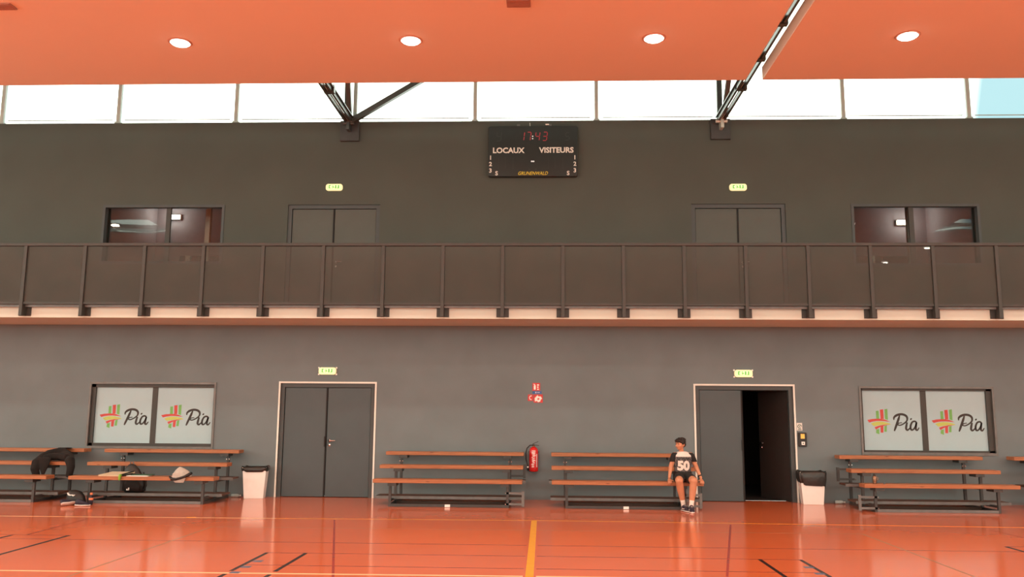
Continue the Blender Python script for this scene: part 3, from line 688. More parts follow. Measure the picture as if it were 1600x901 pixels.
fx, fy = -.178, 15.90
ex = thing('fire_extinguisher', 'red fire extinguisher with black hose hung between the two middle benches', 'fire extinguisher', (fx, fy, .5))
bm = nb(); lathe(bm, (fx, fy, .515), [(.05, 0), (.078, .008), (.083, .03), (.083, .36), (.078, .40), (.058, .435), (.028, .452), (.02, .455)], 28); part('cylinder', bm, M['red'], ex, smooth=True)
bm = nb(); lathe(bm, (fx, fy, .965), [(.022, 0), (.024, .02), (.018, .035), (.018, .05)], 16); part('valve', bm, M['copper'], ex)
bm = nb(); bar(bm, (fx-.02, fy-.01, 1.01), (fx+.10, fy-.02, .99), .022, .01); bar(bm, (fx-.02, fy-.01, 1.02), (fx+.085, fy-.02, 1.065), .022, .01); part('lever', bm, M['black'], ex)
bm = nb(); tube(bm, [(fx-.01, fy-.03, 1.0), (fx-.07, fy-.04, .995), (fx-.125, fy-.04, .94), (fx-.145, fy-.03, .85), (fx-.14, fy-.02, .74), (fx-.115, fy-.01, .64), (fx-.105, fy-.01, .585)], .011); tube(bm, [(fx-.105, fy-.01, .60), (fx-.10, fy-.01, .54)], [.014, .019]); part('hose', bm, M['black'], ex, smooth=True)
bm = nb(); tube(bm, [(fx-.107, fy-.028, .60), (fx-.107, fy-.045, .60)], .014); part('hose_clip', bm, M['white'], ex)
bm = nb()
def cyl_patch(bm, x0, x1, z0, z1):        # a label patch bent round the cylinder
    n = 5; P_ = [(fx + x0+(x1-x0)*k/n) for k in range(n+1)]
    yy = lambda x: fy - math.sqrt(max(1e-6, .0845**2-(x-fx)**2))
    for k in range(n): bm.faces.new([bm.verts.new(p) for p in ((P_[k], yy(P_[k]), z0), (P_[k+1], yy(P_[k+1]), z0), (P_[k+1], yy(P_[k+1]), z1), (P_[k], yy(P_[k]), z1))])
cyl_patch(bm, -.03, .03, .885, .90); cyl_patch(bm, -.035, .028, .85, .868)
random.seed(3)
for k in range(17):
    z = .60+.0145*k; a = -.045+random.random()*.03; cyl_patch(bm, a, a+.02+random.random()*.045, z, z+.007)
cyl_patch(bm, .05, .062, .60, .84)
part('label_print', bm, M['white'], ex)
bm = nb(); box(bm, fx-.03, fx+.03, fy+.082, 16.0, .60, .66); box(bm, fx-.03, fx+.03, fy+.082, 16.0, .84, .90); box(bm, fx-.1, fx+.1, fy+.076, fy+.084, .86, .88); part('wall_bracket', bm, M['steel'], ex)

t = thing('notice_sign', 'small pale square notice with round symbol beside the open door', 'sign', (4.73, 16, 1.4))
bm = nb(); box(bm, 4.683, 4.783, 15.994, 16, 1.30, 1.44); part('panel', bm, M['pagew'], t)
bm = nb(); P_ = [(4.733+.032*math.cos(a*PI/8), 1.375+.032*math.sin(a*PI/8)) for a in range(0, 15)]; ribbon(bm, P_, [.012]*15, y0, y1); box(bm, 4.70, 4.766, y0, y1, 1.312, 1.325); box(bm, 4.725, 4.741, y0, y1, 1.365, 1.385); part('symbol', bm, M['green'], t)
t = thing('alarm_switch_box', 'dark wall box with amber button and white button beside the open door', 'switch', (4.76, 16, 1.13))
bm = nb(); poly(bm, rrect(4.70, 4.845, 1.01, 1.265, .012), 15.955, 16); part('housing', bm, M['black'], t, bev=.004)
bm = nb(); box(bm, 4.735, 4.805, 15.945, 15.955, 1.155, 1.24); part('amber_button', bm, M['amber'], t)
bm = nb(); box(bm, 4.745, 4.805, 15.945, 15.955, 1.04, 1.10); part('white_button', bm, M['white'], t)
bm = nb(); box(bm, 4.765, 4.785, 15.943, 15.945, 1.06, 1.08); part('button_mark', bm, M['green'], t)

# ================================================================ BINS
def bin_(x, y, w_, h_, dp, rot, label, liner_drop):
    t = thing('waste_bin', label, 'bin', (x, y, 0), 'white bins with black liners')
    def q(z, g=0): s = .80+.20*z/h_; return [(a*(w_/2*s+g), b*(dp/2*s+g), z) for a, b in ((-1, -1), (1, -1), (1, 1), (-1, 1))]
    rm = Matrix.Rotation(rot, 4, 'Z')
    bm = nb(); rings = [q(0), q(h_), q(h_, -.012), q(.02, -.012)]; V = [[bm.verts.new(p) for p in r] for r in rings]
    for A, B in zip(V, V[1:]):
        for k in range(4): bm.faces.new((A[k], A[(k+1) % 4], B[(k+1) % 4], B[k]))
    bm.faces.new(V[0][::-1]); bm.faces.new(V[-1]); bm.transform(rm); obj('bin_body', bm, M['white'], t, bev=.012)
    bm = nb(); N = 56; prof = [(h_-liner_drop, .012), (h_-liner_drop*.6, .026), (h_-.02, .022), (h_+.012, .008), (h_+.005, -.02), (h_-.10, -.05)]
    rows = []
    for j, (z, g) in enumerate(prof):
        row = []
        for k in range(N):
            a = 2*PI*k/N; ca, sa = math.cos(a), math.sin(a); e = .25
            ux = math.copysign(abs(ca)**e, ca); uy = math.copysign(abs(sa)**e, sa)
            wob = .006*math.sin(7*a+j)+.005*math.sin(13*a+2*j)+.003*math.sin(29*a)
            s = .80+.20*z/h_; zz = z + (0 if j > 3 else .012*math.sin(5*a+j))
            if j == 0: zz += liner_drop*.45*(-.5-.5*ca) if liner_drop > .12 else 0
            row.append(bm.verts.new((ux*(w_/2*s+g+wob), uy*(dp/2*s+g+wob), zz)))
        rows.append(row)
    for A, B in zip(rows, rows[1:]):
        for k in range(N): bm.faces.new((A[k], A[(k+1) % N], B[(k+1) % N], B[k]))
    bm.faces.new(rows[-1]); bm.transform(rm); obj('bin_liner', bm, M['bagfoil'], t, smooth=True)
bin_(-5.31, 15.74, .43, .565, .30, math.radians(8), 'white bin with black liner left of the closed double doors', .075)
bin_(4.84, 15.78, .44, .575, .30, math.radians(-6), 'white bin with long black liner right of the open doors', .19)

# ================================================================ BENCHES
def bench(x0, label, li=.28, ri=.27, u_left=False, u_right=True, sticker=None, L=2.53):
    t = thing('tiered_bench', label, 'bench', (x0, 14.5, 0), 'three tier wooden benches along the wall')
    X0, X1 = x0, x0+L; la, ra = X0+li, X1-ri
    for (yf, zt) in ((14.5, .462), (15.08, .665), (15.65, .870)):
        bm = nb(); box(bm, X0, X1, yf, yf+.26, zt-.062, zt); s_ = part('seat_plank', bm, M['wood'], t, bev=.006)
    for (ya, yb, z, ex_) in ((14.88, 15.27, .15, .02), (15.30, 15.60, .40, .04)):
        bm = nb(); box(bm, X0-ex_, X1+ex_, ya, yb, z-.03, z); part('footboard', bm, M['wood_dark'], t)
        bm = nb(); box(bm, X0-ex_, X1+ex_, ya-.02, ya, z-.045, z+.003); part('footboard_edge', bm, M['steel_grey'], t)
    for lx in (la, ra):
        s = 1 if lx == la else -1
        for (yl, zt) in ((14.62, .40), (15.17, .603), (15.74, .808)):
            bm = nb(); box(bm, lx-.022, lx+.022, yl-.022, yl+.022, 0, zt-.045)
            part('leg', bm, M['steel'], t)
            bm = nb(); box(bm, lx-.028-(.09 if s < 0 else 0), lx+.028+(.09 if s > 0 else 0), yl-.10, yl+.14, zt-.05, zt); part('seat_bracket', bm, M['steel'], t)
        bm = nb(); box(bm, lx-.02, lx+.02, 14.64, 15.80, .0, .045); box(bm, lx-.02, lx+.02, 15.19, 15.72, .33, .37); box(bm, lx-.02, lx+.02, 14.64, 15.15, .085, .12)
        part('side_rail', bm, M['steel'], t)
        bm = nb()
        for dx in (-.025, .025): ellip(bm, (lx+dx, 15.715, .70), (.011, .008, .011), seg=8, rings=6)
        part('bolt', bm, M['chrome'], t)
    bm = nb(); box(bm, la, ra, 14.60, 14.64, .002, .048); part('front_rail', bm, M['steel_grey'] if sticker is None else M['steel'], t)
    bm = nb(); box(bm, la, ra, 15.15, 15.19, .002, .045); box(bm, la, ra, 15.72, 15.76, .002, .045); part('cross_rail', bm, M['wood_dark'], t)
    for on, lx, s in ((u_left, la, -1), (u_right, ra, 1)):
        if not on: continue
        for yy, z0_, z1_ in ((14.61, .045, .255), (15.60, .44, .645)):
            bm = nb(); e = lx+s*.285
            for z in (z0_, z1_-.03): box(bm, min(lx-s*.02, e), max(lx-s*.02, e), yy-.012, yy+.012, z, z+.035)
            box(bm, min(e, e-s*.045), max(e, e-s*.045), yy-.014, yy+.014, z0_-.02, z1_+.02)
            part('end_bracket', bm, M['steel_grey'] if yy < 15 else M['steel'], t)
            bm = nb()
            for z in (z0_+.017, z1_-.013): ellip(bm, (lx-s*.03, yy-.03, z), (.009, .009, .009), seg=8, rings=6)
            part('bracket_bolt', bm, M['chrome'], t)
    if sticker is not None:
        bm = nb(); box(bm, sticker-.045, sticker+.045, 14.592, 14.599, .004, .046); o = part('sticker', bm, M['white'], t); o['label'] = 'white sticker'
    return t
bench(-11.06, 'leftmost tiered bench, cut by the picture edge, jacket draped on it', .28, .27, u_right=False)
bench(-8.145, 'tiered bench under the left logo window with belongings on it', .33, .22, u_right=False)
bench(-2.885, 'tiered bench between closed doors and fire extinguisher', .28, .25, sticker=-1.62)
bench(.145, 'tiered bench the boy sits on, right of the fire extinguisher', .25, .30, sticker=1.39)
bench(5.315, 'tiered bench under the right logo window with flask on it', .21, .31, u_left=True, u_right=False)
bench(8.39, 'rightmost tiered bench, cut by the right picture edge', .25, .3, u_right=False)

# ================================================================ THINGS ON AND AROUND THE BENCHES
# jacket thrown over the top seat
jk = nb()
tube(jk, [(-9.10, 15.28, .70), (-9.02, 15.38, .76), (-8.93, 15.46, .775), (-8.83, 15.48, .77), (-8.74, 15.44, .75), (-8.67, 15.36, .70)], [.09, .10, .112, .115, .105, .09], 16)
tube(jk, [(-8.99, 15.40, .76), (-9.01, 15.20, .715), (-9.01, 14.98, .64), (-9.01, 14.94, .54), (-8.99, 14.96, .46), (-8.98, 14.97, .41)], [.09, .10, .085, .07, .062, .055], 14)
tube(jk, [(-8.76, 15.42, .76), (-8.58, 15.25, .73), (-8.43, 15.03, .68), (-8.38, 14.98, .58), (-8.38, 14.96, .48), (-8.40, 14.97, .41)], [.09, .09, .08, .068, .06, .055], 14)
tube(jk, [(-8.92, 15.06, .72), (-8.80, 15.12, .755), (-8.66, 15.12, .76), (-8.52, 15.08, .73)], [.07, .065, .062, .065], 14)
loft(jk, [((-8.88, 14.99, .74), .13, .04, (1,0,0), (0,1,0)), ((-8.87, 14.96, .63), .115, .035, (1,0,0), (0,1,0)), ((-8.86, 14.95, .54), .07, .03, (1,0,0), (0,1,0)), ((-8.85, 14.94, .43), .02, .02, (1,0,0), (0,1,0))], 16)
loft(jk, [((-8.86, 15.60, .874), .16, .06, (1,0,0), (0,1,0)), ((-8.86, 15.58, .892), .12, .06, (1,0,0), (0,1,0))], 16)
o = obj('jacket', jk, M['jacket'], mods=[('remesh', .012, 4)]); tag(o, 'dark jacket draped over the upper seats of the leftmost bench', 'jacket')
# open folder
t = thing('open_folder', 'open cream folder lying on the low seat left of the backpack', 'folder', (-7.45, 14.62, .462))
bm = nb(); vs = [(-7.62, 14.50, .464), (-7.24, 14.50, .464), (-7.10, 14.74, .505), (-7.50, 14.74, .505)]
a = [bm.verts.new(p) for p in vs]; b = [bm.verts.new((p[0], p[1], p[2]+.022)) for p in vs]
bm.faces.new(a[::-1]); bm.faces.new(b)
for k in range(4): bm.faces.new((a[k], a[(k+1) % 4], b[(k+1) % 4], b[k]))
part('pages', bm, M['paper'], t)
bm = nb(); tube(bm, [(-7.23, 14.52, .49), (-7.16, 14.62, .515), (-7.11, 14.72, .535)], .010, 8); tube(bm, [(-7.20, 14.50, .475), (-7.10, 14.66, .50)], .012, 8); part('spine_rings', bm, M['black'], t)
# backpack
t = thing('backpack', 'black backpack standing behind the low seat of the left bench', 'backpack', (-7.22, 15.02, .15))
bm = nb(); loft(bm, [((-7.22, 15.00, .155), .16, .07, (1,0,0), (0,1,0)), ((-7.21, 15.00, .19), .20, .09, (1,0,0), (0,1,0)), ((-7.22, 14.99, .33), .205, .095, (1,0,0), (0,1,0)), ((-7.25, 14.98, .46), .17, .085, (1,0,0), (0,1,0)), ((-7.27, 14.97, .56), .13, .06, (1,0,0), (0,1,0)), ((-7.27, 14.97, .63), .06, .035, (1,0,0), (0,1,0)), ((-7.27, 14.97, .645), .02, .015, (1,0,0), (0,1,0))], 22)
part('bag_body', bm, M['black'], t, smooth=True)
bm = nb(); loft(bm, [((-7.20, 14.90, .19), .13, .03, (1,0,0), (0,1,0)), ((-7.20, 14.885, .28), .14, .035, (1,0,0), (0,1,0)), ((-7.22, 14.90, .37), .11, .02, (1,0,0), (0,1,0))], 18); part('front_pocket', bm, M['shorts'], t, smooth=True)
bm = nb(); tube(bm, [(-7.31, 14.97, .62), (-7.30, 14.97, .68), (-7.26, 14.97, .69), (-7.23, 14.97, .62)], .010, 8); part('carry_loop', bm, M['steel_grey'], t)
bm = nb(); box(bm, -7.285, -7.265, 14.845, 14.855, .205, .225); box(bm, -7.255, -7.235, 14.845, 14.855, .21, .245); box(bm, -7.285, -7.235, 14.845, 14.856, .20, .206); part('buckle', bm, M['white'], t)
bm = nb(); tube(bm, [(-7.05, 14.95, .50), (-6.99, 14.94, .40), (-6.98, 14.94, .28), (-7.02, 14.95, .20)], .014, 8); part('shoulder_strap', bm, M['black'], t)
o = nb(); tube(o, [(-7.235, 14.485, .50), (-7.236, 14.478, .462), (-7.236, 14.48, .43), (-7.238, 14.482, .40)], [.012, .022, .020, .012], 8); box(o, -7.25, -7.22, 14.48, 14.52, .465, .50)
tag(obj('key_tag', o, M['lime']), 'lime green tag hanging over the low seat edge', 'tag')
# notebook
t = thing('notebook', 'green covered notebook with white pages right of the backpack', 'notebook', (-6.98, 14.6, .462))
bm = nb(); box(bm, -7.13, -6.76, 14.50, 14.70, .463, .478); part('pages', bm, M['pagew'], t)
bm = nb(); box(bm, -7.08, -6.74, 14.55, 14.74, .479, .489); part('cover', bm, M['green'], t)
# cloth
t = thing('folded_shirt', 'pale grey sports shirt with black band heaped on the low seat', 'shirt', (-6.18, 14.58, .462))
bm = nb(); loft(bm, [((-6.19, 14.56, .465), .17, .09, (1,0,0), (0,1,0)), ((-6.19, 14.56, .52), .15, .08, (1,0,0), (0,1,0)), ((-6.20, 14.56, .57), .11, .06, (1,0,0), (0,1,0)), ((-6.22, 14.56, .615), .04, .03, (1,0,0), (0,1,0)), ((-6.23, 14.56, .63), .01, .01, (1,0,0), (0,1,0))], 18)
loft(bm, [((-6.20, 14.47, .53), .12, .02, (1,0,0), (0,1,0)), ((-6.21, 14.465, .44), .13, .02, (1,0,0), (0,1,0)), ((-6.19, 14.465, .37), .08, .012, (1,0,0), (0,1,0))], 14)
part('shirt_body', bm, M['cloth_grey'], t, mods=[('remesh', .009, 3)])
bm = nb(); tube(bm, [(-6.37, 14.47, .475), (-6.31, 14.442, .43), (-6.24, 14.438, .43), (-6.17, 14.438, .448), (-6.09, 14.44, .475), (-6.01, 14.47, .52), (-5.99, 14.49, .535)], [.012, .028, .022, .022, .022, .028, .02], 10); part('black_band', bm, M['black'], t, smooth=True)
# black bag and shoes on the floor
t = thing('sports_bag', 'black bag with white marks on the floor under the bench end', 'bag', (-7.92, 14.42, 0))
bm = nb(); loft(bm, [((-7.92, 14.42, .004), .15, .09, (1,0,0), (0,1,0)), ((-7.93, 14.42, .05), .17, .10, (1,0,0), (0,1,0)), ((-7.94, 14.42, .14), .15, .095, (1,0,0), (0,1,0)), ((-7.96, 14.42, .21), .11, .07, (1,0,0), (0,1,0)), ((-7.98, 14.42, .235), .05, .03, (1,0,0), (0,1,0))], 18); part('bag_body', bm, M['black'], t, smooth=True)
bm = nb(); ribbon(bm, [(-8.02, .20), (-8.0, .17), (-7.97, .16), (-7.94, .165), (-7.92, .15), (-7.90, .165)], [.014, .018, .014, .012, .012, .01], 14.292, 14.32); part('white_marking', bm, M['white'], t)
def trainer(label, x, y, yaw, roll=0, z=0, group=None, s=1.0):
    t = thing('trainer', label, 'shoe', (x, y, z), group)
    rm = Matrix.Rotation(yaw, 4, 'Z') @ Matrix.Rotation(roll, 4, 'X') @ Matrix.Diagonal((s, s, s, 1))
    bm = nb(); loft(bm, [((k, 0, .012+.004*abs(k)/.1), .028+.014*w2, .012, (0,1,0), (0,0,1)) for k, w2 in ((-.115, -.9), (-.10, .2), (-.05, .3), (0, .35), (.06, 1), (.10, .8), (.13, -.3), (.138, -1.6))], 14); bm.transform(rm); obj('sole', bm, M['sole'], t, smooth=True)
    bm = nb(); loft(bm, [((-.112, 0, .055), .012, .028, (0,1,0), (0,0,1)), ((-.09, 0, .062), .030, .046, (0,1,0), (0,0,1)), ((-.04, 0, .062), .033, .048, (0,1,0), (0,0,1)), ((.02, 0, .05), .034, .036, (0,1,0), (0,0,1)), ((.08, 0, .036), .038, .024, (0,1,0), (0,0,1)), ((.12, 0, .028), .026, .016, (0,1,0), (0,0,1)), ((.134, 0, .022), .008, .006, (0,1,0), (0,0,1))], 16); bm.transform(rm); obj('upper', bm, M['shoe'], t, smooth=True)
    bm = nb()
    for k in range(4): tube(bm, [(.0+.02*k, -.024, .078-.009*k), (.005+.02*k, 0, .088-.010*k), (.0+.02*k, .024, .078-.009*k)], .0035, 6)
    bm.transform(rm); obj('laces', bm, M['sole'], t)
    return t
trainer('dark trainer with pale sole on the floor below the bench end, left one', -7.92, 14.17, math.radians(62), math.radians(-48), .03, group='trainers left on the floor')
trainer('dark trainer with pale sole pointing right, on the floor beside its pair', -7.68, 14.16, math.radians(5), group='trainers left on the floor')
t = thing('drink_bottle', 'small dark bottle with orange band beside the floor trainers', 'bottle', (-7.63, 14.36, 0))
bm = nb(); lathe(bm, (-7.64, 14.36, 0), [(.03, .002), (.034, .01), (.034, .10), (.02, .15), (.018, .165)], 16); part('bottle_body', bm, M['shoe'], t, smooth=True)
bm = nb(); lathe(bm, (-7.64, 14.36, .08), [(.034, 0), (.036, .006), (.036, .03), (.034, .036)], 16); part('band', bm, M['orange'], t)
bm = nb(); lathe(bm, (-7.64, 14.36, .165), [(.02, 0), (.022, .01), (.022, .03), (.018, .035)], 12); part('cap', bm, M['orange'], t)
t = bpy.data.objects['drink_bottle']
def lying_bottle(x, y, z, label, s=1):
    t = thing('plastic_bottle', label, 'bottle', (x, y, z), 'plastic bottles lying behind benches')
    rx = Matrix.Rotation(math.radians(90), 4, 'Y')
    bm = nb(); lathe(bm, (0, 0, -.09*s), [(.02, 0), (.03, .006), (.031, .05), (.027, .06), (.031, .07), (.031, .12), (.013, .155), (.012, .165)], 16); bm.transform(rx); obj('bottle_body', bm, M['clearb'], t, smooth=True)
    bm = nb(); lathe(bm, (0, 0, .075*s), [(.014, 0), (.014, .015)], 12); bm.transform(rx); obj('cap', bm, M['white'], t)
lying_bottle(-5.70, 15.86, .033, 'pale plastic bottle lying behind the bench, left of the bin')
lying_bottle(5.36, 15.86, .033, 'small plastic bottle lying behind the bench, right of the bin')
# flask
t = thing('flask', 'bronze flask with black stopper on the right bench low seat', 'flask', (5.52, 14.60, .462))
bm = nb(); lathe(bm, (5.52, 14.60, .463), [(.028, 0), (.033, .006), (.028, .02), (.034, .035), (.036, .09), (.028, .12), (.016, .132)], 20); part('flask_body', bm, M['copper'], t, smooth=True)
bm = nb(); lathe(bm, (5.52, 14.60, .593), [(.018, 0), (.02, .008), (.016, .024), (.006, .03)], 14); part('stopper', bm, M['black'], t)
bm = nb(); tube(bm, [(5.55, 14.60, .575), (5.58, 14.60, .56), (5.578, 14.60, .53), (5.55, 14.60, .515)], .006, 8); part('flask_handle', bm, M['copper'], t)
bm = nb(); lathe(bm, (5.67, 14.58, .463), [(.018, 0), (.018, .014), (.014, .018)], 14); tag(obj('bottle_cap', bm, M['steel_grey']), 'small grey cap lying on the seat right of the flask', 'cap')

# ================================================================ THE BOY
boy = thing('person', 'boy in black and white 50 shirt sitting on the bench end, looking left', 'person', (2.36, 14.6, .462))
bd = nb()
X = (1, 0, 0); Yv = (0, 1, 0)
loft(bd, [((2.355, 14.68, .475), .13, .09, X, Yv), ((2.355, 14.67, .53), .145, .10, X, Yv), ((2.355, 14.665, .62), .125, .085, X, Yv), ((2.36, 14.655, .72), .125, .082, X, Yv), ((2.36, 14.645, .82), .14, .082, X, Yv), ((2.36, 14.65, .90), .15, .075, X, Yv), ((2.355, 14.655, .935), .10, .055, X, Yv), ((2.35, 14.655, .955), .05, .045, X, Yv)], 20)
capsule(bd, (2.345, 14.65, .93), (2.325, 14.63, 1.02), .043, .040)
HC = Vector((2.315, 14.615, 1.085)); HR = Matrix.Rotation(math.radians(-52), 3, 'Z') @ Matrix.Rotation(math.radians(4), 3, 'X')
def hp(x, y, z): return HC + HR @ Vector((x, y, z))       # head space: -y is where the face looks
ellip(bd, hp(0, .012, .012), (.071, .085, .082), HR); ellip(bd, hp(0, -.022, -.035), (.052, .055, .058), HR); ellip(bd, hp(0, -.05, -.072), (.026, .022, .020), HR)
capsule(bd, hp(0, -.078, .004), hp(0, -.094, -.022), .007, .012); ellip(bd, hp(0, -.076, -.048), (.020, .010, .008), HR)
for s in (-1, 1):
    ellip(bd, hp(.071*s, .012, -.012), (.010, .018, .026), HR); ellip(bd, hp(.034*s, -.044, -.028), (.026, .026, .026), HR)
    ellip(bd, hp(.028*s, -.068, .020), (.022, .010, .007), HR)
# arms to the hands that grip the seat edge
ARM = [[(2.225, 14.65, .90), (2.155, 14.65, .70), (2.115, 14.56, .535)], [(2.495, 14.65, .90), (2.585, 14.66, .70), (2.640, 14.58, .535)]]
for (a, b, c), s in zip(ARM, (-1, 1)):
    capsule(bd, a, b, .050, .037); capsule(bd, b, c, .037, .025)
    hx = c[0]; p = Vector((hx, 14.535, .492))
    loft(bd, [((hx, 14.565, .530), .026, .018, X, (0, .5, .8)), ((hx+.002*s, 14.54, .500), .034, .016, X, (0, .6, .7)), ((hx+.003*s, 14.515, .484), .037, .014, X, (0, .3, .9)), ((hx+.003*s, 14.495, .478), .033, .011, X, (0, 0, 1))], 14)
    for k, (dx, ln) in enumerate(((-.028, .85), (-.010, 1.0), (.009, .95), (.027, .75))):
        q0 = Vector((hx+dx+.003*s, 14.505, .478)); q1 = q0+Vector((dx*.1, -.024*ln, -.004)); q2 = q1+Vector((0, -.003, -.026*ln)); q3 = q2+Vector((0, .006, -.018*ln))
        capsule(bd, q0, q1, .0088, .0084, 8); capsule(bd, q1, q2, .0084, .0078, 8); capsule(bd, q2, q3, .0078, .0068, 8)
    th = Vector((hx-.030*s, 14.545, .492)); capsule(bd, th, th+Vector((-.020*s, -.020, -.006)), .011, .0095, 8); capsule(bd, th+Vector((-.020*s, -.020, -.006)), th+Vector((-.026*s, -.042, -.010)), .0095, .008, 8)
# legs
LEG = [[(2.30, 14.66, .545), (2.235, 14.30, .500), (2.318, 14.43, .105)], [(2.42, 14.66, .545), (2.470, 14.27, .505), (2.425, 14.29, .105)]]
for hip, kn, an in LEG:
    capsule(bd, hip, kn, .082, .064); k2 = Vector(kn); a2 = Vector(an); md = k2.lerp(a2, .33)+Vector((0, .012, 0))
    capsule(bd, k2, md, .060, .060); capsule(bd, md, a2, .060, .036)
FT = [((2.318, 14.43), (2.36, 14.31)), ((2.425, 14.29), (2.41, 14.13))]
for (hx, hy), (tx, ty) in FT:
    h_ = Vector((hx, hy+.02, .055)); t_ = Vector((tx, ty+.03, .035)); capsule(bd, h_, t_, .030, .022); capsule(bd, (hx, hy, .105), h_, .033, .032)
body = part('body', bd, M['skin'], boy, mods=[('remesh', .0055, 3)])
# face details
bm = nb()
for s in (-1, 1): ellip(bm, hp(.027*s, -.074, .006), (.010, .0045, .0055), HR, 10, 8)
part('eye', bm, M['ink'], boy)
bm = nb()
for s in (-1, 1): tube(bm, [hp(.012*s, -.080, .022), hp(.028*s, -.079, .027), hp(.043*s, -.066, .022)], [.003, .004, .002], 6)
part('eyebrow', bm, M['hair'], boy)
bm = nb(); tube(bm, [hp(-.018, -.082, -.049), hp(0, -.089, -.047), hp(.018, -.082, -.049)], [.003, .0045, .003], 6); part('mouth', bm, M['lips'], boy)
# hair cap, short with a fringe
bm = nb(); ellip(bm, hp(0, .022, .038), (.081, .092, .068), HR); ellip(bm, hp(0, .055, -.005), (.070, .052, .060), HR); ellip(bm, hp(.0, -.062, .062), (.058, .030, .022), HR)
for s in (-1, 1): ellip(bm, hp(.068*s, .004, .018), (.014, .032, .032), HR)
random.seed(11)
for k in range(26):
    a = random.uniform(-1.2, 1.2); q = hp(.062*math.sin(a), -.072*math.cos(a)+.0, .058); capsule(bm, q, q+HR @ Vector((random.uniform(-.01, .01), -.010, -.018)), .012, .006, 8)
for k in range(40):
    a = random.uniform(0, 2*PI); e = random.uniform(.3, 1.4); q = hp(.07*math.cos(a)*math.cos(e), .02+.082*math.sin(a)*math.cos(e), .04+.06*math.sin(e)); capsule(bm, q, q+HR @ Vector((.018*math.cos(a), .018*math.sin(a), .006)), .012, .006, 8)
part('hair', bm, M['hair'], boy, mods=[('remesh', .005, 1)])
# shirt: white yoke, printed front
def shirt_mat():
    Mx = bpy.data.materials.new('printed_shirt'); Mx.use_nodes = True; n = Mx.node_tree.nodes; L = Mx.node_tree.links; b = n['Principled BSDF']; b.inputs['Roughness'].default_value = .85
    t = n.new('ShaderNodeTexCoord'); s = n.new('ShaderNodeSeparateXYZ'); L.new(t.outputs['Object'], s.inputs[0])
    nz = n.new('ShaderNodeTexNoise'); nz.inputs['Scale'].default_value = 60; L.new(t.outputs['Object'], nz.inputs[0])
    r1 = n.new('ShaderNodeValToRGB'); L.new(nz.outputs[0], r1.inputs[0]); r1.color_ramp.elements[0].position = .5; r1.color_ramp.elements[1].position = .56
    r1.color_ramp.elements[0].color = (.04, .04, .045, 1); r1.color_ramp.elements[1].color = (.20, .18, .175, 1)
    gt = n.new('ShaderNodeMath'); gt.operation = 'GREATER_THAN'; gt.inputs[1].default_value = .875-.462; L.new(s.outputs[2], gt.inputs[0])
    mx = n.new('ShaderNodeMixRGB'); mx.inputs[2].default_value = (.80, .72, .68, 1)
    L.new(gt.outputs[0], mx.inputs[0]); L.new(r1.outputs[0], mx.inputs[1]); L.new(mx.outputs[0], b.inputs['Base Color'])
    return Mx
SH = [((2.355, 14.665, .60), .142, .108), ((2.355, 14.66, .66), .140, .103), ((2.36, 14.65, .74), .143, .100), ((2.36, 14.64, .83), .155, .100), ((2.36, 14.645, .90), .163, .092), ((2.355, 14.655, .935), .130, .075), ((2.352, 14.655, .962), .066, .060)]
bm = nb(); loft(bm, [(c, a, b, X, Yv) for c, a, b in SH], 26)
part('shirt', bm, shirt_mat(), boy, mods=[('remesh', .008, 3)])
for (a, b, c), s in zip(ARM, (-1, 1)):
    a = Vector(a); b = Vector(b); m_ = a.lerp(b, .48); bm = nb(); d = (b-a).normalized()
    loft(bm, [(a-d*.045, .045, .045, X, Yv), (a-d*.02, .062, .062, X, Yv), (a+d*.02, .064, .064, X, Yv), (m_, .060, .058, X, Yv), (m_+d*.012, .056, .054, X, Yv)], 18)
    part('sleeve', bm, M['sleeve'], boy, smooth=True)
def chest_y(x, z):
    for (c1, a1, b1), (c2, a2, b2) in zip(SH, SH[1:]):
        if c1[2] <= z <= c2[2]:
            f = (z-c1[2])/(c2[2]-c1[2]); a = a1+(a2-a1)*f; b = b1+(b2-b1)*f; cx = c1[0]+(c2[0]-c1[0])*f; cyy = c1[1]+(c2[1]-c1[1])*f
            return cyy - b*math.sqrt(max(.02, 1-((x-cx)/a)**2)) - .0025
    return 14.56
def print_on(name, bm, ma):
    bmesh.ops.triangulate(bm, faces=bm.faces); bmesh.ops.subdivide_edges(bm, edges=[e for e in bm.edges if e.calc_length() > .02], cuts=2)
    for v in bm.verts: v.co.y = chest_y(v.co.x, v.co.z) + (v.co.y-14.5)
    part(name, bm, ma, boy)
print_on('shirt_number', text_bm('50', .205, 2.355, .660, 14.5, bold=.012, ext=.002, sx=.98), M['sock'])
print_on('shirt_number_outline', text_bm('50', .205, 2.355, .660, 14.503, bold=.019, ext=.002, sx=.98), M['ink'])  # bolder dark print edging the number
bm = nb(); random.seed(5)
for k in range(16): x_ = 2.255+.0125*k; box(bm, x_, x_+.007, 14.499, 14.502, .84+random.random()*.006, .862)
print_on('shirt_print', bm, M['ink'])
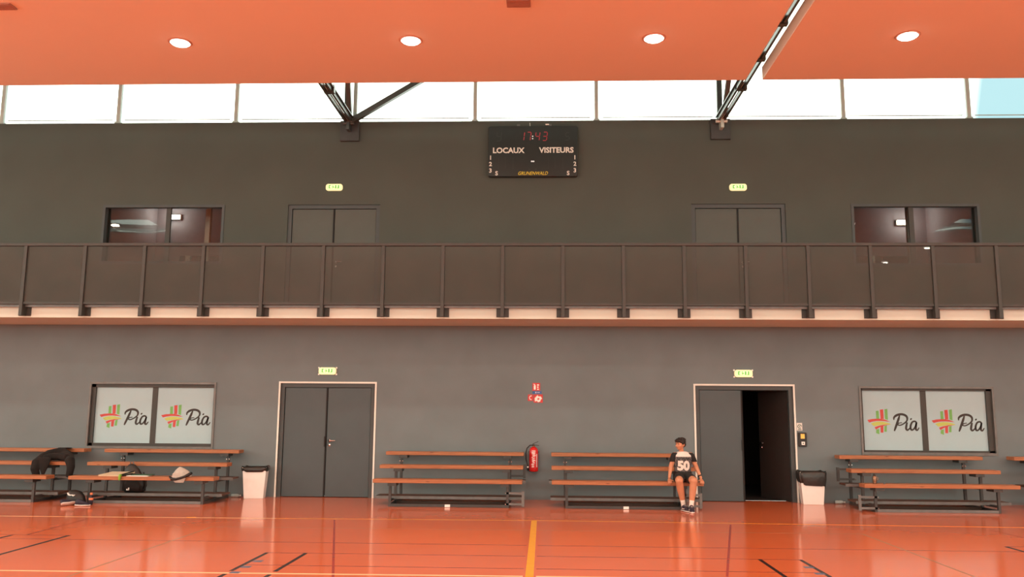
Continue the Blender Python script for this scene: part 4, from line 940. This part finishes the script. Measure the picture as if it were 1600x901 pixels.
# shorts
bm = nb(); loft(bm, [((2.355, 14.67, .47), .148, .115, X, Yv), ((2.355, 14.665, .54), .162, .118, X, Yv), ((2.355, 14.665, .63), .150, .112, X, Yv)], 24)
for hip, kn, an in LEG:
    h_ = Vector(hip); k_ = Vector(kn); e_ = h_.lerp(k_, .80); d = (k_-h_).normalized(); s_ = d.cross(Vector((0, 0, 1))).normalized(); u_ = s_.cross(d)
    loft(bm, [(h_-d*.03, .085, .085, s_, u_), (h_.lerp(k_, .4), .090, .084, s_, u_), (e_, .086, .076, s_, u_)], 18)
part('shorts', bm, M['shorts'], boy, mods=[('remesh', .008, 3)])
for i, ((hx, hy), (tx, ty)) in enumerate(FT):
    kn, an = LEG[i][1], LEG[i][2]; a2 = Vector(an); u2 = a2.lerp(Vector(kn), .22)
    bm = nb(); tube(bm, [a2-Vector((0, 0, .03)), a2, a2.lerp(u2, .5), u2], [.037, .038, .039, .042], 16); part('sock', bm, M['sock'], boy, smooth=True)
    yaw = math.atan2(ty-hy, tx-hx); rm = Matrix.Translation(((hx+tx)/2, (hy+ty)/2+.01, 0)) @ Matrix.Rotation(yaw, 4, 'Z') @ Matrix.Diagonal((.92, .98, 1, 1))
    bm = nb(); loft(bm, [((-.112, 0, .06), .014, .03, (0,1,0), (0,0,1)), ((-.09, 0, .066), .036, .052, (0,1,0), (0,0,1)), ((-.04, 0, .066), .040, .056, (0,1,0), (0,0,1)), ((.02, 0, .052), .040, .042, (0,1,0), (0,0,1)), ((.08, 0, .038), .043, .028, (0,1,0), (0,0,1)), ((.12, 0, .03), .030, .02, (0,1,0), (0,0,1)), ((.134, 0, .025), .01, .008, (0,1,0), (0,0,1))], 18); bm.transform(rm); sh = part('shoe', bm, M['shoe'], boy, smooth=True)
    bm = nb(); loft(bm, [((k, 0, .013), .034+.014*w2, .013, (0,1,0), (0,0,1)) for k, w2 in ((-.115, -1.2), (-.10, .2), (-.05, .3), (0, .35), (.06, .9), (.10, .6), (.13, -.5), (.138, -1.9))], 16); bm.transform(rm); part('sole', bm, M['sole'], sh, smooth=True)
    bm = nb()
    for k in range(5): tube(bm, [(.0+.022*k, -.026, .088-.011*k), (.006+.022*k, 0, .101-.0125*k), (.0+.022*k, .026, .088-.011*k)], .005, 6)
    for sd in (-1, 1): tube(bm, [(-.05, sd*.040, .05), (.0, sd*.042, .045), (.05, sd*.040, .05)], .006, 6)
    bm.transform(rm); part('laces', bm, M['sole'], sh)
bm = nb(); w0 = Vector(ARM[1][1]).lerp(Vector(ARM[1][2]), .84); d = (Vector(ARM[1][2])-Vector(ARM[1][1])).normalized(); tube(bm, [w0-d*.010, w0+d*.010], .031, 18); part('wristwatch', bm, M['black'], boy)
